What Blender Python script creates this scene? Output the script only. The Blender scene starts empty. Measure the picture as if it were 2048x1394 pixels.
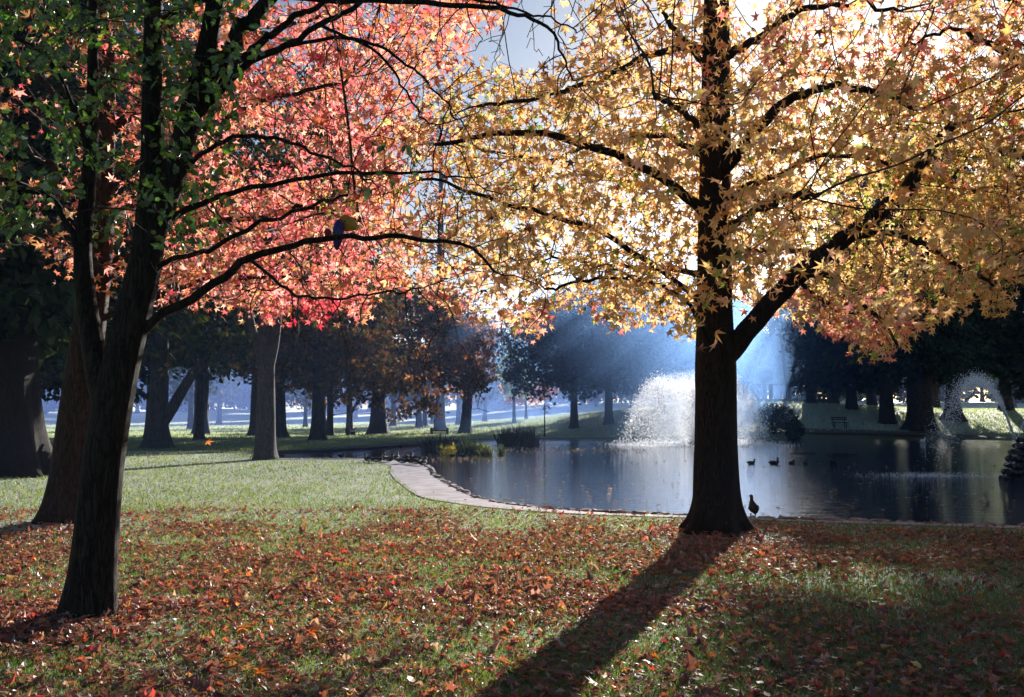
import bpy, math, random
import numpy as np
from mathutils import Vector

C = bpy.context.scene
COL = C.collection
rng = np.random.default_rng(7)
random.seed(7)

# ------------------------------------------------------------------ camera
F = 1991.0                       # focal length in photo pixels (35 mm lens)
CAM = np.array([0.0, 0.0, 1.65])
VH = 828.0                       # photo row of the horizon
PITCH = math.atan((VH - 697) / F)
cd = bpy.data.cameras.new('camera'); cam = bpy.data.objects.new('camera', cd); COL.objects.link(cam)
cd.sensor_width = 36; cd.lens = 35.0; cd.clip_start = 0.05; cd.clip_end = 3000
cam.location = CAM; cam.rotation_euler = (math.pi / 2 + PITCH, 0, 0)
C.camera = cam
FWD = np.array([0, math.cos(PITCH), math.sin(PITCH)]); UP = np.array([0, -math.sin(PITCH), math.cos(PITCH)])

def at(u, v, Y):
    d = FWD + UP * ((697 - v) / F); d = d + np.array([(u - 1024) / F, 0, 0])
    return CAM + d * (Y / d[1])
def G(u, v, z=0.0):
    d = FWD + UP * ((697 - v) / F) + np.array([(u - 1024) / F, 0, 0])
    return CAM + d * ((z - CAM[2]) / d[2])

# ------------------------------------------------------------------ light
sd = FWD + UP * ((697 - 277) / F) + np.array([(1716 - 1024) / F, 0, 0]); sd /= np.linalg.norm(sd)
SUN = sd                                            # towards the sun
ELEV = math.asin(sd[2]); AZ = math.atan2(sd[0], sd[1])
C.world = bpy.data.worlds.new('World'); C.world.use_nodes = True
wn = C.world.node_tree; wn.nodes.clear()
sky = wn.nodes.new('ShaderNodeTexSky'); sky.sky_type = 'NISHITA'; sky.sun_disc = False
sky.sun_elevation = ELEV; sky.sun_rotation = AZ; sky.air_density = 1.0; sky.dust_density = 0.8; sky.ozone_density = 2.6
bg = wn.nodes.new('ShaderNodeBackground'); bg.inputs[1].default_value = 0.039
geo = wn.nodes.new('ShaderNodeTexCoord')
dot = wn.nodes.new('ShaderNodeVectorMath'); dot.operation = 'DOT_PRODUCT'; dot.inputs[1].default_value = sd
gt = wn.nodes.new('ShaderNodeMath'); gt.operation = 'GREATER_THAN'; gt.inputs[1].default_value = math.cos(math.radians(0.22))
mul = wn.nodes.new('ShaderNodeMath'); mul.operation = 'MULTIPLY'; mul.inputs[1].default_value = 30.0
bg2 = wn.nodes.new('ShaderNodeBackground'); bg2.inputs[0].default_value = (1, .93, .85, 1)
add = wn.nodes.new('ShaderNodeAddShader'); out = wn.nodes.new('ShaderNodeOutputWorld')
L = wn.links.new
L(sky.outputs[0], bg.inputs[0]); L(geo.outputs['Generated'], dot.inputs[0]); L(dot.outputs['Value'], gt.inputs[0])
L(gt.outputs[0], mul.inputs[0]); L(mul.outputs[0], bg2.inputs[1])
L(bg.outputs[0], add.inputs[0]); L(bg2.outputs[0], add.inputs[1]); L(add.outputs[0], out.inputs[0])
ld = bpy.data.lights.new('sun', 'SUN'); ld.energy = 5.0; ld.angle = math.radians(0.5); ld.color = (1.0, 0.93, 0.84)
lo = bpy.data.objects.new('sun', ld); COL.objects.link(lo)
lo.rotation_euler = Vector(sd).to_track_quat('Z', 'Y').to_euler(); lo.location = (20, 60, 60)
C.view_settings.view_transform = 'Standard'; C.view_settings.look = 'None'
C.view_settings.exposure = 1.42; C.view_settings.gamma = 1.0; C.view_settings.use_curve_mapping = False
C.cycles.max_bounces = 8; C.cycles.diffuse_bounces = 5; C.cycles.glossy_bounces = 3; C.cycles.transmission_bounces = 4
C.cycles.volume_bounces = 0; C.cycles.transparent_max_bounces = 16; C.cycles.caustics_reflective = False; C.cycles.caustics_refractive = False
C.cycles.use_denoising = True; C.cycles.sample_clamp_indirect = 6.0
try: C.cycles.denoiser = 'OPENIMAGEDENOISE'
except Exception: pass

# ------------------------------------------------------------------ materials
def new_mat(name):
    m = bpy.data.materials.new(name); m.use_nodes = True
    nt = m.node_tree; nt.nodes.clear()
    o = nt.nodes.new('ShaderNodeOutputMaterial')
    return m, nt, o
def node(nt, t, **kw):
    n = nt.nodes.new(t)
    for k, v in kw.items(): setattr(n, k, v)
    return n
def principled(nt, col=None, rough=.7, spec=.3):
    p = nt.nodes.new('ShaderNodeBsdfPrincipled')
    if col is not None: p.inputs['Base Color'].default_value = (*col, 1)
    p.inputs['Roughness'].default_value = rough; p.inputs['Specular IOR Level'].default_value = spec
    return p
def simple(name, col, rough=.6, spec=.3, var=.25, scale=8.0, bump=0.0, metallic=0.0):
    m, nt, o = new_mat(name); p = principled(nt, col, rough, spec); p.inputs['Metallic'].default_value = metallic
    tc = node(nt, 'ShaderNodeTexCoord'); nz = node(nt, 'ShaderNodeTexNoise'); nz.inputs['Scale'].default_value = scale; nz.inputs['Detail'].default_value = 6
    nt.links.new(tc.outputs['Object'], nz.inputs['Vector'])
    r = node(nt, 'ShaderNodeValToRGB')
    r.color_ramp.elements[0].color = (*[c * (1 - var) for c in col], 1); r.color_ramp.elements[1].color = (*[min(1, c * (1 + var)) for c in col], 1)
    r.color_ramp.elements[0].position = .3; r.color_ramp.elements[1].position = .7
    nt.links.new(nz.outputs['Fac'], r.inputs[0]); nt.links.new(r.outputs[0], p.inputs['Base Color'])
    if bump:
        b = node(nt, 'ShaderNodeBump'); b.inputs['Strength'].default_value = bump; b.inputs['Distance'].default_value = .02
        nt.links.new(nz.outputs['Fac'], b.inputs['Height']); nt.links.new(b.outputs[0], p.inputs['Normal'])
    nt.links.new(p.outputs[0], o.inputs[0]); return m
def leaf_mat(name, trans=.5, rough=.5, gloss=.06, tmul=(1.2, 1.08, 1.0)):
    m, nt, o = new_mat(name)
    a = node(nt, 'ShaderNodeAttribute', attribute_name='tint')
    d = node(nt, 'ShaderNodeBsdfDiffuse'); t = node(nt, 'ShaderNodeBsdfTranslucent'); g = node(nt, 'ShaderNodeBsdfGlossy'); g.inputs['Roughness'].default_value = rough
    tm = node(nt, 'ShaderNodeMix', data_type='RGBA', blend_type='MULTIPLY'); tm.inputs[0].default_value = 1.0; tm.inputs[7].default_value = (*tmul, 1)
    mx = node(nt, 'ShaderNodeMixShader'); mx.inputs[0].default_value = trans
    mg = node(nt, 'ShaderNodeMixShader'); mg.inputs[0].default_value = gloss
    nt.links.new(a.outputs['Color'], d.inputs[0]); nt.links.new(a.outputs['Color'], tm.inputs[6]); nt.links.new(tm.outputs[2], t.inputs[0])
    nt.links.new(d.outputs[0], mx.inputs[1]); nt.links.new(t.outputs[0], mx.inputs[2])
    nt.links.new(mx.outputs[0], mg.inputs[1]); nt.links.new(g.outputs[0], mg.inputs[2]); nt.links.new(mg.outputs[0], o.inputs[0])
    return m
def bark_mat(name, c0, c1, scale=9.0, zs=.16, bump=.9):
    m, nt, o = new_mat(name); p = principled(nt, c1, .85, .2)
    tc = node(nt, 'ShaderNodeTexCoord'); mp = node(nt, 'ShaderNodeMapping'); mp.inputs['Scale'].default_value = (1, 1, zs)
    n1 = node(nt, 'ShaderNodeTexNoise'); n1.inputs['Scale'].default_value = scale; n1.inputs['Detail'].default_value = 8; n1.inputs['Roughness'].default_value = .65
    vo = node(nt, 'ShaderNodeTexVoronoi', feature='DISTANCE_TO_EDGE'); vo.inputs['Scale'].default_value = scale * 2.2
    n2 = node(nt, 'ShaderNodeTexNoise'); n2.inputs['Scale'].default_value = 1.6; n2.inputs['Detail'].default_value = 4
    nt.links.new(tc.outputs['Object'], mp.inputs[0])
    dm = node(nt, 'ShaderNodeMix', data_type='RGBA', blend_type='ADD'); dm.inputs[0].default_value = .16
    nt.links.new(mp.outputs[0], n1.inputs['Vector']); nt.links.new(mp.outputs[0], dm.inputs[6]); nt.links.new(n1.outputs['Color'], dm.inputs[7])
    nt.links.new(dm.outputs[2], vo.inputs['Vector']); nt.links.new(tc.outputs['Object'], n2.inputs['Vector'])
    mr = node(nt, 'ShaderNodeMapRange'); mr.inputs['From Max'].default_value = .12; nt.links.new(vo.outputs['Distance'], mr.inputs['Value'])
    ml = node(nt, 'ShaderNodeMath', operation='MULTIPLY'); nt.links.new(mr.outputs[0], ml.inputs[0]); nt.links.new(n1.outputs['Fac'], ml.inputs[1])
    r = node(nt, 'ShaderNodeValToRGB'); r.color_ramp.elements[0].color = (*c0, 1); r.color_ramp.elements[1].color = (*c1, 1); r.color_ramp.elements[1].position = .6
    nt.links.new(ml.outputs[0], r.inputs[0])
    mv = node(nt, 'ShaderNodeMix', data_type='RGBA', blend_type='MULTIPLY'); mv.inputs[0].default_value = .6
    r2 = node(nt, 'ShaderNodeValToRGB'); r2.color_ramp.elements[0].color = (.5, .52, .5, 1); r2.color_ramp.elements[1].color = (1.2, 1.1, 1.0, 1)
    nt.links.new(n2.outputs['Fac'], r2.inputs[0]); nt.links.new(r.outputs[0], mv.inputs[6]); nt.links.new(r2.outputs[0], mv.inputs[7])
    nt.links.new(mv.outputs[2], p.inputs['Base Color'])
    b = node(nt, 'ShaderNodeBump'); b.inputs['Strength'].default_value = bump; b.inputs['Distance'].default_value = .03
    nt.links.new(ml.outputs[0], b.inputs['Height']); nt.links.new(b.outputs[0], p.inputs['Normal'])
    nt.links.new(p.outputs[0], o.inputs[0]); return m

M_BARK = bark_mat('bark_brown', (.008, .0065, .005), (.034, .028, .023), 13, .14)
M_BARK_RED = bark_mat('bark_reddish', (.013, .009, .006), (.06, .038, .025), 11)
M_BARK_GREY = bark_mat('bark_grey', (.035, .032, .033), (.12, .11, .11), 8)
M_BARK_FAR = bark_mat('bark_far', (.013, .012, .011), (.046, .04, .035), 3.0, .2, .5)
M_TWIG = simple('twig_bark', (.05, .038, .03), .8, .2, .3, 20)
M_LEAF = leaf_mat('autumn_leaf', .68, .5, .05)
M_LEAF_GREEN = leaf_mat('green_leaf', .42, .3, .10, (1.1, 1.3, .5))
M_LEAF_FAR = leaf_mat('far_leaf', .3, .5, .02, (1.2, 1.1, .8))
M_LITTER = leaf_mat('fallen_leaf', .38, .45, .06, (1.3, 1.0, .7))
M_GRASS = leaf_mat('grass_blade', .55, .45, .045, (1.1, 1.2, .7))

# ------------------------------------------------------------------ mesh helpers
def mesh_np(name, V, T, mat, parent=None, smooth=False, tint=None, loc=None):
    V = np.asarray(V, dtype=np.float32); T = np.asarray(T, dtype=np.int32)
    me = bpy.data.meshes.new(name)
    if loc is not None: V = V - np.asarray(loc, dtype=np.float32)
    me.vertices.add(len(V)); me.vertices.foreach_set('co', V.ravel())
    k = T.shape[1]
    me.loops.add(T.size); me.loops.foreach_set('vertex_index', T.ravel())
    me.polygons.add(len(T)); me.polygons.foreach_set('loop_start', np.arange(0, T.size, k, dtype=np.int32))
    try: me.polygons.foreach_set('loop_total', np.full(len(T), k, dtype=np.int32))
    except Exception: pass
    me.polygons.foreach_set('use_smooth', np.full(len(T), smooth, dtype=bool))
    if tint is not None:
        a = me.attributes.new('tint', 'FLOAT_COLOR', 'POINT')
        rgba = np.ones((len(V), 4), dtype=np.float32); rgba[:, :3] = tint
        a.data.foreach_set('color', rgba.ravel())
    me.update(calc_edges=True); me.validate()
    me.materials.append(mat)
    o = bpy.data.objects.new(name, me); COL.objects.link(o)
    if parent is not None: o.parent = parent
    elif loc is not None: o.location = loc
    return o
class MB:
    def __init__(s): s.V = []; s.T = []; s.n = 0
    def add(s, V, T):
        s.V.append(np.asarray(V, float)); s.T.append(np.asarray(T, int) + s.n); s.n += len(V)
    def build(s, name, mat, parent=None, smooth=True, loc=None):
        return mesh_np(name, np.concatenate(s.V), np.concatenate(s.T), mat, parent, smooth, None, loc)
    def box(s, cx, cy, cz, sx, sy, sz, rz=0, bev=.12):
        # bevelled box: 24 verts by insetting each face
        b = min(sx, sy, sz) * bev; V = []; 
        hx, hy, hz = sx / 2, sy / 2, sz / 2
        pts = []
        for X in (-1, 1):
            for Yv in (-1, 1):
                for Z in (-1, 1):
                    pts.append(((X * hx, Yv * (hy - b), Z * (hz - b)), (X * (hx - b), Yv * hy, Z * (hz - b)), (X * (hx - b), Yv * (hy - b), Z * hz)))
        V = np.array([q for p in pts for q in p])
        from_hull = hull_faces(V)
        c, sn = math.cos(rz), math.sin(rz)
        V = np.stack([V[:, 0] * c - V[:, 1] * sn + cx, V[:, 0] * sn + V[:, 1] * c + cy, V[:, 2] + cz], 1)
        s.add(V, from_hull)
    def tube(s, P, R, sides=8, cap=True):
        V, T = tube(P, R, sides, cap); s.add(V, T)
import bmesh
def hull_faces(V):
    bm = bmesh.new()
    vs = [bm.verts.new(v) for v in V]
    bmesh.ops.convex_hull(bm, input=vs)
    bmesh.ops.triangulate(bm, faces=bm.faces[:])
    bm.verts.index_update()
    T = np.array([[v.index for v in f.verts] for f in bm.faces]); bm.free(); return T
def tube(P, R, sides=8, cap=True, ell=None):
    P = np.asarray(P, float); R = np.asarray(R, float); n = len(P)
    tg = np.gradient(P, axis=0); tg /= np.linalg.norm(tg, axis=1, keepdims=True) + 1e-9
    ref = np.array([0, 0, 1.0]) if abs(tg[0, 2]) < .9 else np.array([1.0, 0, 0])
    a = np.cross(tg[0], ref); a /= np.linalg.norm(a) + 1e-9
    th = np.arange(sides) / sides * 2 * math.pi
    V = np.empty((n, sides, 3))
    for i in range(n):
        a = a - tg[i] * np.dot(a, tg[i]); a /= np.linalg.norm(a) + 1e-9
        b = np.cross(tg[i], a)
        V[i] = P[i] + R[i] * (np.cos(th)[:, None] * a + np.sin(th)[:, None] * b)
    V = V.reshape(-1, 3)
    i, j = np.meshgrid(np.arange(n - 1), np.arange(sides), indexing='ij')
    p = i * sides + j; q = i * sides + (j + 1) % sides
    T = np.concatenate([np.stack([p, q, q + sides], -1).reshape(-1, 3), np.stack([p, q + sides, p + sides], -1).reshape(-1, 3)])
    if cap:
        V = np.concatenate([V, P[:1], P[-1:]]); c0 = n * sides; c1 = c0 + 1; jj = np.arange(sides)
        T = np.concatenate([T, np.stack([np.full(sides, c0), (jj + 1) % sides, jj], 1),
                            np.stack([np.full(sides, c1), (n - 1) * sides + jj, (n - 1) * sides + (jj + 1) % sides], 1)])
    return V, T
def smooth_line(P, n):
    P = np.asarray(P, float); k = len(P)
    Q = np.concatenate([[2 * P[0] - P[1]], P, [2 * P[-1] - P[-2]]])
    out = []
    for t in np.linspace(0, k - 1 - 1e-6, n):
        i = int(t); f = t - i; a, b, c, d = Q[i], Q[i + 1], Q[i + 2], Q[i + 3]
        out.append(.5 * (2 * b + (c - a) * f + (2 * a - 5 * b + 4 * c - d) * f * f + (3 * b - a - 3 * c + d) * f ** 3))
    return np.array(out)
def _h(ix, iy, s): 
    h = np.sin(ix * 127.1 + iy * 311.7 + s * 74.7) * 43758.5453
    return h - np.floor(h)
def noise2(x, y, s=0.0):
    ix, iy = np.floor(x), np.floor(y); fx, fy = x - ix, y - iy
    fx = fx * fx * (3 - 2 * fx); fy = fy * fy * (3 - 2 * fy)
    return (_h(ix, iy, s) * (1 - fx) + _h(ix + 1, iy, s) * fx) * (1 - fy) + (_h(ix, iy + 1, s) * (1 - fx) + _h(ix + 1, iy + 1, s) * fx) * fy
def fbm(x, y, s=0.0): return .55 * noise2(x, y, s) + .3 * noise2(x * 2.1, y * 2.1, s + 3) + .15 * noise2(x * 4.3, y * 4.3, s + 7)
def sstep(a, b, x): t = np.clip((x - a) / (b - a), 0, 1); return t * t * (3 - 2 * t)

def empty(name, loc, label, cat, group=None):
    o = bpy.data.objects.new(name, None); COL.objects.link(o); o.location = loc; o.empty_display_size = .2
    tag(o, label, cat, group); return o
def tag(o, label=None, cat=None, group=None, kind=None):
    if label: o['label'] = label
    if cat: o['category'] = cat
    if group: o['group'] = group
    if kind: o['kind'] = kind
    return o
def copy_tree(o, loc, rz=0, sc=1.0, label=None):
    def cp(q, par):
        c = q.copy(); COL.objects.link(c)
        if par is not None: c.parent = par
        for ch in list(q.children): cp(ch, c)
        return c
    r = cp(o, None); r.location = loc; r.rotation_euler = (0, 0, rz); r.scale = (sc, sc, sc)
    if label: r['label'] = label
    return r

# leaf templates: (side, tip, normal)
def star_template(bend=-.34):
    ang = [90, 90 + 57, 90 - 57, 90 + 118, 90 - 118]; ln = [1.0, .92, .92, .66, .66]
    pts = []
    order = [(-118, .66), (-88, .36), (-57, .95), (-30, .38), (0, 1.05), (30, .38), (57, .95), (88, .36), (118, .66), (180, .10)]
    for a, l in order:
        t = math.radians(90 - a); pts.append((l * math.cos(t), l * math.sin(t)))
    P = np.array(pts) * .55 + np.array([0, .30])
    V = [(0, .30, .0)] + [(x, y, bend * ((x * x) + (y - .3) ** 2) * 1.6) for x, y in P]
    T = [(0, i, i + 1) for i in range(1, 10)] + [(0, 10, 1)]
    return np.array(V), np.array(T)
def oval_template():
    V = [(0, 0, 0), (-.24, .22, .03), (-.20, .42, .05), (-.30, .58, .03), (-.14, .72, .0), (0, 1, -.10), (.14, .72, .0), (.30, .58, .03), (.20, .42, .05), (.24, .22, .03), (0, .45, -.04)]
    T = [(10, i, (i + 1) % 10) for i in range(10)]
    return np.array(V, float), np.array(T)
def quad_template():
    return np.array([(0, 0, 0), (-.34, .45, .06), (0, 1, -.06), (.34, .5, .06)], float), np.array([(0, 2, 1), (0, 3, 2)])
def unit(a): return a / (np.linalg.norm(a, axis=-1, keepdims=True) + 1e-9)
def leaves(name, Cn, tip, nrm, size, col, tmpl, mat, parent=None, loc=None, bend=None):
    TV, TT = tmpl; N = len(Cn); k = len(TV)
    tip = unit(tip); nrm = unit(nrm - tip * np.sum(nrm * tip, 1, keepdims=True)); side = np.cross(tip, nrm)
    bz = np.ones(N) if bend is None else bend
    V = Cn[:, None, :] + size[:, None, None] * (TV[None, :, 0:1] * side[:, None] + TV[None, :, 1:2] * tip[:, None] + TV[None, :, 2:3] * nrm[:, None] * bz[:, None, None])
    T = (TT[None] + (np.arange(N) * k)[:, None, None]).reshape(-1, 3)
    return mesh_np(name, V.reshape(-1, 3), T, mat, parent, False, np.repeat(col, k, axis=0), loc)

# ------------------------------------------------------------------ growing trees
def colonize(P, par, attr, D, kill, iters=120, grav=-.05, infl=None, seed=0):
    r = np.random.default_rng(seed)
    P = [np.array(p, float) for p in P]; par = list(par)
    A = np.array(attr); base = np.array(P)
    d = np.full(len(A), 1e9); idx = np.zeros(len(A), int)
    for s in range(0, len(base), 400):
        dd = np.linalg.norm(A[:, None] - base[None, s:s + 400], axis=2); m = dd.argmin(1); dm = dd[np.arange(len(A)), m]
        u = dm < d; d[u] = dm[u]; idx[u] = m[u] + s
    tried = {}
    for it in range(iters):
        keep = d > kill
        A = A[keep]; d = d[keep]; idx = idx[keep]
        if len(A) == 0: break
        nodes = np.unique(idx); arr = np.array(P)
        dirs = unit(A - arr[idx])
        newp = []; newpar = []
        for nd in nodes:
            c = tried.get(nd, 0)
            if c > 3: continue
            v = dirs[idx == nd].sum(0) + r.normal(0, .25, 3); v[2] += grav
            v /= np.linalg.norm(v) + 1e-9
            newp.append(arr[nd] + v * D * r.uniform(.75, 1.2)); newpar.append(nd); tried[nd] = c + 1
        if not newp: break
        b = len(P); P += newp; par += newpar; NP = np.array(newp)
        dd = np.linalg.norm(A[:, None] - NP[None], axis=2); m = dd.argmin(1); dm = dd[np.arange(len(A)), m]
        u = dm < d; d[u] = dm[u]; idx[u] = m[u] + b
    return np.array(P), np.array(par)
def chains_mesh(P, par, R, first, sides=5, cap_r=None):
    """tubes for every grown branch (nodes with index >= first)"""
    n = len(P); kids = [[] for _ in range(n)]
    for i in range(first, n): kids[par[i]].append(i)
    mb = MB()
    starts = []
    for i in range(n):
        ks = sorted(kids[i], key=lambda k: -R[k])
        if i < first: starts += [(i, k) for k in ks]
        else: starts += [(i, k) for k in ks[1:]]
    for (a, k) in starts:
        ch = [a, k]
        while True:
            ks = kids[ch[-1]]
            if not ks: break
            ch.append(max(ks, key=lambda q: R[q]))
        pts = P[ch]; rr = R[ch].copy(); rr[0] = rr[1]
        if cap_r is not None: rr = np.minimum(rr, cap_r)
        s = sides if rr[0] > .012 else 3
        V, T = tube(pts, rr, s, False); mb.add(V, T)
    return mb
def pipe_radius(P, par, first, tip=.004, ex=2.3, scale=1.0):
    n = len(P); acc = np.zeros(n)
    R = np.full(n, tip)
    for i in range(n - 1, first - 1, -1):
        R[i] = max(tip, acc[i] ** (1 / ex)) if acc[i] > 0 else tip
        acc[par[i]] += R[i] ** ex
    return R * scale

def trunk_mesh(P, R, sides=28, n=90, ridge=.05, flare=None, seed=0, lobes=5):
    """flared trunk with furrowed skin"""
    P = smooth_line(P, n); t = np.linspace(0, 1, n); R = np.interp(t, np.linspace(0, 1, len(R)), R)
    V, T = tube(P, R, sides, True)
    Vr = V[:n * sides].reshape(n, sides, 3)
    th = np.arange(sides) / sides * 2 * math.pi
    z = P[:, 2]
    for i in range(n):
        rel = Vr[i] - P[i]
        hgt = z[i] - z[0]
        k = 1 + ridge * (noise2(th * sides / 6.28 * .55, np.full(sides, hgt * 1.3), seed) - .5) * 2 + ridge * .8 * (noise2(th * 3 / 3.14 + 9, np.full(sides, hgt * .7), seed + 2) - .5)
        if flare:
            fh, fa = flare
            w = math.exp(-hgt / fh); k = k + fa * w * (1 + .45 * np.cos(th * lobes + seed) + .25 * np.cos(th * 3 + seed * 2)) 
        Vr[i] = P[i] + rel * k[:, None]
    V[:n * sides] = Vr.reshape(-1, 3)
    return V, T, P, R
def leaf_set(P, par, first, R, thin, per, spread, size, pal, seed, droop=.6, facing=.6):
    """leaves around thin twigs; returns arrays"""
    r = np.random.default_rng(seed)
    ids = np.array([i for i in range(first, len(P)) if R[i] <= thin])
    ids = np.repeat(ids, per)
    n = len(ids)
    ctr = P[ids] + r.normal(0, spread, (n, 3)) * np.array([1, 1, .8])
    tip = r.normal(0, 1, (n, 3)) * (1 - droop) + np.array([0, 0, -1.0]) * droop
    nrm = r.normal(0, 1, (n, 3)) * np.array([1, 1, .7])
    sz = size * r.uniform(.7, 1.25, n)
    return ctr, tip, nrm, sz
def jitter_col(c, r, hv=.12, bv=.25):
    n = len(c); b = 1 + r.normal(0, bv, (n, 1)); h = 1 + r.normal(0, hv, (n, 3))
    return np.clip(c * b * h, .004, .9)
def pick(pal, w, n, r):
    w = np.array(w, float); return np.array(pal)[r.choice(len(pal), n, p=w / w.sum())]

EXEC_PART = 2
# ------------------------------------------------------------------ terrain, pond outline
def Yv(v): return G(1024, v)[1]
near_edge = [(540, 917), (620, 918), (700, 918), (775, 920), (845, 930), (862, 945), (885, 962), (935, 990), (985, 1003), (1040, 1012), (1150, 1022), (1300, 1029), (1450, 1034), (1700, 1043), (2048, 1054)]
far_edge = [(2048, 879), (1700, 879), (1300, 879), (1100, 880), (1000, 881), (900, 884), (850, 887), (780, 893), (700, 900), (620, 906), (545, 910)]
POND_N = np.array([G(u, v)[:2] for u, v in near_edge] + [(12, 13.8), (40, 12.5)])
POND_F = np.array([(60, 64.0)] + [G(u, v, -.16)[:2] for u, v in far_edge])
POND = np.concatenate([POND_N, [(70, 20)], POND_F])
def poly_sd(x, y, poly):
    x = np.asarray(x, float).ravel(); y = np.asarray(y, float).ravel()
    d = np.full(len(x), 1e9); ins = np.zeros(len(x), bool); n = len(poly)
    for i in range(n):
        a, b = poly[i], poly[(i + 1) % n]; e = b - a
        t = np.clip(((x - a[0]) * e[0] + (y - a[1]) * e[1]) / (e @ e + 1e-12), 0, 1)
        d = np.minimum(d, np.hypot(x - a[0] - t * e[0], y - a[1] - t * e[1]))
        if a[1] != b[1]:
            c = ((a[1] > y) != (b[1] > y)) & (x < (b[0] - a[0]) * (y - a[1]) / (b[1] - a[1]) + a[0]); ins ^= c
    return np.where(ins, -d, d)
WATER_Z = -.09
def hill(x, y):
    a = np.asarray(x) / np.maximum(np.asarray(y), 20.)
    u = 1024 + a * F
    H = np.interp(u, [700, 900, 1000, 1140, 1220, 1300, 1400, 1500, 1600, 1720, 1900, 2100, 2600], [0, .3, .7, 1.45, 1.95, 2.2, 2.5, 2.65, 2.6, 2.3, 2.0, 2.0, 2.0])
    s = np.interp(u, [700, 1000, 1300, 1450, 1700, 2000], [115, 112, 108, 86, 84, 86])
    rim = np.interp(u, [1000, 1300], [72, 67])
    z = H * sstep(rim, s, y)
    far = 4.0 * sstep(130, 330, y) + 2.0 * sstep(70, 130, y) * (u < 1000) * 0
    return z + far
def ground_z(x, y, sdv=None):
    x = np.asarray(x, float); y = np.asarray(y, float)
    if sdv is None: sdv = poly_sd(x, y, POND).reshape(x.shape)
    z = hill(x, y) + .035 * (fbm(x * .35, y * .35, 4) - .5) * (sdv > 0)
    mound = .10 * np.exp(-((x - 2.77) ** 2 + (y - 13.5) ** 2) / 1.2) + .06 * np.exp(-((x + 3.43) ** 2 + (y - 8.1) ** 2) / .8) + .10 * np.exp(-((x + 6.6) ** 2 + (y - 14.8) ** 2) / 1.5)
    z = z + mound * (sdv > 0)
    dip = -.9 * sstep(.0, -.6, sdv)
    return np.where(sdv < 0, dip, z)
def gz(x, y): return float(ground_z(np.array([x]), np.array([y]))[0])

xs = np.unique(np.round(np.concatenate([np.linspace(-300, -60, 30), np.linspace(-60, -22, 40), np.arange(-22, 24, .35), np.linspace(24, 62, 40), np.linspace(62, 300, 30)]), 3))
ys = np.unique(np.round(np.concatenate([np.linspace(-30, 4, 12), np.arange(4, 70, .35), np.linspace(70, 130, 70), np.linspace(130, 420, 60)]), 3))
gx, gy = np.meshgrid(xs, ys); gzv = ground_z(gx, gy)
nx, ny = len(xs), len(ys)
i, j = np.meshgrid(np.arange(ny - 1), np.arange(nx - 1), indexing='ij'); p = (i * nx + j).ravel()
gm, nt, o = new_mat('lawn')
pr = principled(nt, None, .6, .3); pr.inputs['Sheen Weight'].default_value = 1.0; pr.inputs['Sheen Roughness'].default_value = .35; pr.inputs['Sheen Tint'].default_value = (.9, 1, .85, 1)
tc = node(nt, 'ShaderNodeTexCoord')
n1 = node(nt, 'ShaderNodeTexNoise'); n1.inputs['Scale'].default_value = .5; n1.inputs['Detail'].default_value = 8
n2 = node(nt, 'ShaderNodeTexNoise'); n2.inputs['Scale'].default_value = 14; n2.inputs['Detail'].default_value = 8
n3 = node(nt, 'ShaderNodeTexNoise'); n3.inputs['Scale'].default_value = 90; n3.inputs['Detail'].default_value = 4
for n_ in (n1, n2, n3): nt.links.new(tc.outputs['Object'], n_.inputs['Vector'])
r1 = node(nt, 'ShaderNodeValToRGB'); r1.color_ramp.elements[0].color = (.035, .065, .016, 1); r1.color_ramp.elements[1].color = (.10, .135, .045, 1)
r1.color_ramp.elements[0].position = .3; r1.color_ramp.elements[1].position = .72
r2 = node(nt, 'ShaderNodeValToRGB'); r2.color_ramp.elements[0].color = (.045, .032, .020, 1); r2.color_ramp.elements[1].color = (.06, .085, .02, 1)
r2.color_ramp.elements[0].position = .36; r2.color_ramp.elements[1].position = .55
mx = node(nt, 'ShaderNodeMix', data_type='RGBA'); mx.inputs[0].default_value = .5
nt.links.new(n1.outputs['Fac'], r1.inputs[0]); nt.links.new(n2.outputs['Fac'], r2.inputs[0])
nt.links.new(r1.outputs[0], mx.inputs[6]); nt.links.new(r2.outputs[0], mx.inputs[7]); nt.links.new(mx.outputs[2], pr.inputs['Base Color'])
bp = node(nt, 'ShaderNodeBump'); bp.inputs['Strength'].default_value = .8; bp.inputs['Distance'].default_value = .04
nt.links.new(n3.outputs['Fac'], bp.inputs['Height']); nt.links.new(bp.outputs[0], pr.inputs['Normal']); nt.links.new(pr.outputs[0], o.inputs[0])
tag(mesh_np('ground', np.stack([gx, gy, gzv], -1).reshape(-1, 3), np.stack([p, p + 1, p + nx + 1, p + nx], 1), gm, smooth=True), 'wide park lawn of grass and leaf mould', None, None, 'structure')

# water: a closed slab inside the pond
wm, nt, o = new_mat('pond_water')
pr = principled(nt, (.008, .018, .05), .03, .5); pr.inputs['IOR'].default_value = 1.33
tc = node(nt, 'ShaderNodeTexCoord'); mp = node(nt, 'ShaderNodeMapping'); mp.inputs['Scale'].default_value = (.40, 2.2, 1)
w1 = node(nt, 'ShaderNodeTexNoise'); w1.inputs['Scale'].default_value = 3.2; w1.inputs['Detail'].default_value = 5; w1.inputs['Roughness'].default_value = .55
w2 = node(nt, 'ShaderNodeTexNoise'); w2.inputs['Scale'].default_value = 14; w2.inputs['Detail'].default_value = 3
nt.links.new(tc.outputs['Object'], mp.inputs[0]); nt.links.new(mp.outputs[0], w1.inputs['Vector']); nt.links.new(mp.outputs[0], w2.inputs['Vector'])
b1 = node(nt, 'ShaderNodeBump'); b1.inputs['Strength'].default_value = .34; b1.inputs['Distance'].default_value = .04
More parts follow.
